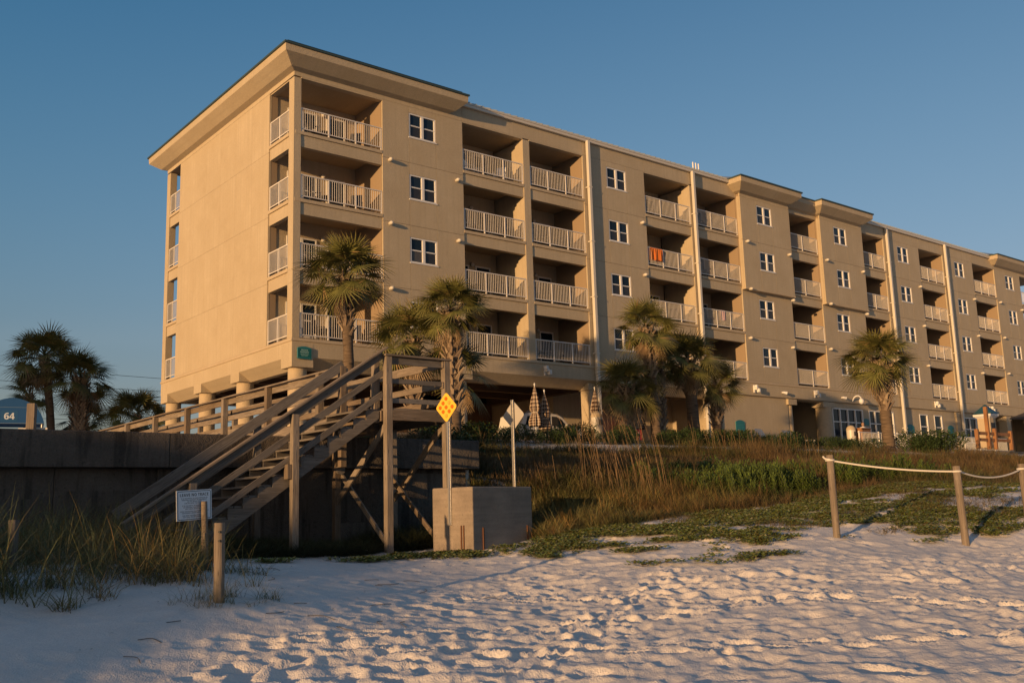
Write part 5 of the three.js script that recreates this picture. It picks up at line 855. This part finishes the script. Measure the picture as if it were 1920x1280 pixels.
function bodyMesh(bones, cell, lo, hi) {
  const n = Math.ceil(Math.max(hi[0] - lo[0], hi[1] - lo[1], hi[2] - lo[2]) / cell) + 2, mc = new MarchingCubes(n, new THREE.MeshBasicMaterial(), false, false, 60000), S = n * cell / 2, cx = [0, 1, 2].map((i) => (lo[i] + hi[i]) / 2);
  mc.isolation = 0; const f = mc.field;
  for (let k = 0; k < n; k++) for (let j = 0; j < n; j++) for (let i = 0; i < n; i++) {
    const p = [i, j, k].map((q, a) => cx[a] + ((q - n / 2) / (n / 2)) * S); let acc = 0;
    for (const [a, b, ra, rb] of bones) { const ab = [b[0] - a[0], b[1] - a[1], b[2] - a[2]], ap = [p[0] - a[0], p[1] - a[1], p[2] - a[2]], t = clamp((ap[0] * ab[0] + ap[1] * ab[1] + ap[2] * ab[2]) / Math.max(1e-9, ab[0] ** 2 + ab[1] ** 2 + ab[2] ** 2)); acc += Math.exp(-(Math.hypot(ap[0] - ab[0] * t, ap[1] - ab[1] * t, ap[2] - ab[2] * t) - lerp(ra, rb, t)) / 0.018); }
    f[i + j * n + k * n * n] = Math.log(Math.max(acc, 1e-30)) * 0.018;
  }
  mc.update(); const g = new THREE.BufferGeometry(), c = mc.count; g.setAttribute('position', new THREE.BufferAttribute(mc.positionArray.slice(0, c * 3), 3)); g.setAttribute('normal', new THREE.BufferAttribute(mc.normalArray.slice(0, c * 3), 3));
  return g.scale(S, S, S).translate(...cx);
}
{
  const o = thing('person', 'person in a white top standing beside the single palm trunk by the windows', 'person', [36.9, 4.55, 2.6], -0.4), skin = std(rgb(0.3, 0.17, 0.11), { roughness: 0.7 });
  const arm = (s) => [[[s * 0.18, 1.38, 0], [s * 0.25, 1.1, -0.02], 0.048, 0.038], [[s * 0.25, 1.1, -0.02], [s * 0.22, 0.86, 0.1], 0.037, 0.026], [[s * 0.22, 0.86, 0.1], [s * 0.215, 0.79, 0.13], 0.03, 0.026]], leg = (s) => [[[s * 0.09, 0.88, 0], [s * 0.1, 0.47, 0.02], 0.085, 0.058], [[s * 0.1, 0.47, 0.02], [s * 0.1, 0.08, -0.02], 0.056, 0.036], [[s * 0.1, 0.05, -0.04], [s * 0.11, 0.035, 0.15], 0.036, 0.026]];
  part(o, 'body', bodyMesh([[[0, 1.45, 0], [0, 1.55, 0.01], 0.05, 0.05], [[0, 1.6, 0.02], [0, 1.66, 0.01], 0.085, 0.092], [[0, 1.6, 0.1], [0, 1.585, 0.118], 0.012, 0.014], [[0, 1.36, 0], [0, 1.15, 0], 0.13, 0.115], [[-0.13, 1.39, 0], [0.13, 1.39, 0], 0.06, 0.06], [[0, 1.1, 0], [0, 0.93, 0], 0.115, 0.13], ...arm(-1), ...arm(1), ...leg(-1), ...leg(1)], 0.022, [-0.4, -0.02, -0.4], [0.4, 1.8, 0.4]), skin);
  part(o, 'shirt', bodyMesh([[[0, 1.36, 0], [0, 1.12, 0], 0.145, 0.135], [[-0.14, 1.385, 0], [0.14, 1.385, 0], 0.068, 0.068], [[0, 1.1, 0], [0, 0.92, 0], 0.13, 0.145], [[-0.18, 1.37, 0], [-0.225, 1.2, -0.01], 0.062, 0.056], [[0.18, 1.37, 0], [0.225, 1.2, -0.01], 0.062, 0.056]], 0.022, [-0.4, 0.6, -0.4], [0.4, 1.6, 0.4]), M.white);
  part(o, 'shorts', bodyMesh([[[0, 0.9, 0], [0, 0.84, 0], 0.142, 0.135], [[-0.09, 0.86, 0], [-0.1, 0.56, 0.015], 0.1, 0.088], [[0.09, 0.86, 0], [0.1, 0.56, 0.015], 0.1, 0.088]], 0.022, [-0.3, 0.4, -0.3], [0.3, 1.1, 0.3]), M.darkMetal);
  part(o, 'hair', bodyMesh([[[0, 1.68, -0.02], [0, 1.62, -0.045], 0.097, 0.09]], 0.018, [-0.2, 1.4, -0.2], [0.2, 1.85, 0.2]), M.dark);
}
// pool bar with a hipped roof, open umbrella and orange timber fence at the far end
{
  const o = thing('pool_bar', 'small square pool bar with a teal hipped roof and pale eaves', 'kiosk', [42.8, 4.5, 7.4]); o.scale.set(0.38, 0.8, 0.38);
  part(o, 'wall', slab(-1.0, 0, -1.0, 1.0, 2.3, 1.0, 0.02), M.trim); part(o, 'eave', sweep([[0, 2.25], [0.42, 2.42], [0.44, 2.56], [0, 2.56]], [[-1, 1, -1, 1], [1, 1, 1, 1], [1, -1, 1, -1], [-1, -1, -1, -1], [-1, 1, -1, 1]]), M.white);
  part(o, 'roof', new THREE.CylinderGeometry(0.12, 2.12, 0.75, 4, 1).rotateY(Math.PI / 4).translate(0, 2.945, 0), std(rgb(0.03, 0.1, 0.12), { roughness: 0.5 })); part(o, 'hatch', slab(-0.7, 1.0, 0.995, 0.7, 1.9, 1.012), M.dark);
}
{
  const o = thing('timber_fence', 'orange brown timber post and rail fence in front of the pool bar', 'fence', [38.9, 4.3, 8.6]), T = (n, g) => part(o, n, g, M.woodNew);
  for (const [x, h] of [[0, 1.15], [2.2, 1.25], [4.2, 1.15], [1.35, 2.5]]) T('post', slab(x - 0.1, 0, -0.1, x + 0.1, h, 0.1, 0.02));
  for (const [a, b] of [[0.1, 1.25], [1.45, 2.1], [2.3, 4.1]]) for (const y of [0.92, 0.55]) T('rail', slab(a, y - 0.09, -0.03, b, y + 0.09, 0.03, 0.008));
}
{ const o = thing('open_umbrella', 'dark open patio umbrella at the picture edge beyond the pool bar', 'umbrella', [49.8, 4.5, 7.2]); part(o, 'canopy', new THREE.ConeGeometry(1.5, 0.5, 8, 1, true).translate(0, 2.4, 0), M.darkMetal); part(o, 'pole', rod([0, 0, 0], [0, 2.65, 0], 0.025), M.steel); }
// blue canopy with its number, timber marker, power lines
{
  const o = thing('blue_canopy', 'blue barrel canopy carrying the number 64 beyond the wall', 'canopy', [-6.15, 4.0, -18.9], -0.22), blue = std(rgb(0.004, 0.07, 0.22), { roughness: 0.7 });
  const s = new THREE.Shape(); s.moveTo(-1.5, 2.72); s.lineTo(1.5, 2.72); s.bezierCurveTo(1.35, 3.5, 0.75, 3.98, 0, 4.02); s.bezierCurveTo(-0.75, 3.98, -1.35, 3.5, -1.5, 2.72);
  part(o, 'awning', new THREE.ExtrudeGeometry(s, { depth: 2.4, bevelEnabled: false, curveSegments: 20 }).translate(0, 0, -2.4), blue); part(o, 'piping', [slab(-1.5, 2.7, -0.005, 1.5, 2.73, 0.02), slab(-1.28, 3.52, 0.001, 1.28, 3.54, 0.012)], std(rgb(0.12, 0.2, 0.3)));
  part(o, 'number_panel', new THREE.PlaneGeometry(0.78, 0.56).translate(-0.12, 3.08, 0.006), new THREE.MeshStandardMaterial({ roughness: 0.7, map: signTexture(256, 184, (g, w, h) => { g.fillStyle = '#14507f'; g.fillRect(0, 0, w, h); g.fillStyle = '#c9d2d8'; g.font = 'bold 150px sans-serif'; g.textAlign = 'center'; g.fillText('64', w / 2, 146); }) }));
  for (const x of [-1.4, 1.4]) for (const z of [-0.1, -2.3]) part(o, 'post', rod([x, 0, z], [x, 2.72, z], 0.04), M.steel);
}
{ const o = thing('timber_marker', 'orange lit timber post with a pale board at its foot behind the sea wall', 'post', [-12.2, 2.9, 11.8], -0.5); part(o, 'post', slab(-0.09, 0, -0.09, 0.09, 1.4, 0.09, 0.02), M.wood); part(o, 'board', slab(-0.3, 0.55, -0.14, 0.32, 0.86, -0.1, 0.005), M.gutter); }
{
  const wire = (label, a, b, sag) => { const o = thing('power_line', label, 'power line', a, 0, 'power lines crossing the sky left of the building'), p = []; for (let i = 0; i <= 10; i++) { const t = i / 10; p.push([(b[0] - a[0]) * t, (b[1] - a[1]) * t - sag * 4 * t * (1 - t), (b[2] - a[2]) * t]); } part(o, 'cable', tube(p, 0.022, 30, 5), M.dark); };
  const far = (y) => [-22, y, -68], near = (y) => [40, y, -56];
  wire('topmost power line crossing the sky beside the building', far(18.2), near(15.0), 0.8); wire('second power line from the top in the sky', far(16.6), near(13.9), 0.8); wire('third power line from the top close below the second', far(15.6), near(13.6), 0.8); wire('lowest power line just above the boardwalk rail', far(12.2), near(11.6), 0.6);
}
// bits of litter on the sand
{
  const r = rng(91), twigs = [], leaves = new Blades();
  for (let i = 0; i < 26; i++) { const x = -15.5 + 6 * r(), z = 21.5 + 5 * r(), a = r() * 6.28, L = 0.1 + 0.25 * r(), y = groundH(x, z); twigs.push(tube([[x, y + 0.008, z], [x + Math.cos(a) * L * 0.5, groundH(x + Math.cos(a) * L * 0.5, z + Math.sin(a) * L * 0.5) + 0.015, z + Math.sin(a) * L * 0.5], [x + Math.cos(a + 0.4) * L, groundH(x + Math.cos(a + 0.4) * L, z + Math.sin(a + 0.4) * L) + 0.008, z + Math.sin(a + 0.4) * L]], 0.004, 6, 4)); }
  for (let i = 0; i < 90; i++) { const x = -15.5 + 7.5 * r(), z = 21 + 5.5 * r(), t = r() * 6.28, k = 0.6 + r(); leaves.leaf([x, groundH(x, z) + 0.012, z], [Math.cos(t), 0.2, Math.sin(t)], [-Math.sin(t), 0.1, Math.cos(t)], 0.03 + 0.03 * r(), 0.012, [0.07 * k, 0.055 * k, 0.03 * k]); }
  structure('twigs', twigs, M.woodGrey, 'stuff').userData.label = 'thin dry twigs lying on the shaded sand'; structure('fallen_leaves', leaves.geo(), leafyMat, 'stuff').userData.label = 'small dark dry leaves strewn over the shaded sand';
}
{ const o = thing('crumpled_litter', 'small pale crumpled litter by the foot of the platform post', 'litter', [-7.75, groundH(-7.75, 18.9) + 0.04, 18.9]); part(o, 'paper', new THREE.IcosahedronGeometry(0.07, 1).scale(1.2, 0.8, 1), M.white); }
// the neighbouring building farther up the beach, outside the picture; its shadow lies over the palms and the canopy
{
  const o = thing('neighbouring_building', 'plain pale apartment block farther up the beach beyond the picture edge', 'building', [-50, 4, -40]); part(o, 'wall', slab(-13, 0, -24, 13, 19, 27.5), M.stucco); part(o, 'roof', slab(-13.5, 19, -24.5, 13.5, 19.5, 28), M.roofEdge);
  for (let f = 0; f < 5; f++) for (let i = 0; i < 10; i++) part(o, 'window', slab(13.001, 2 + f * 3.4, -21 + i * 4.6, 13.06, 3.4 + f * 3.4, -19.4 + i * 4.6), M.glass);
}
renderer.render(scene, camera);
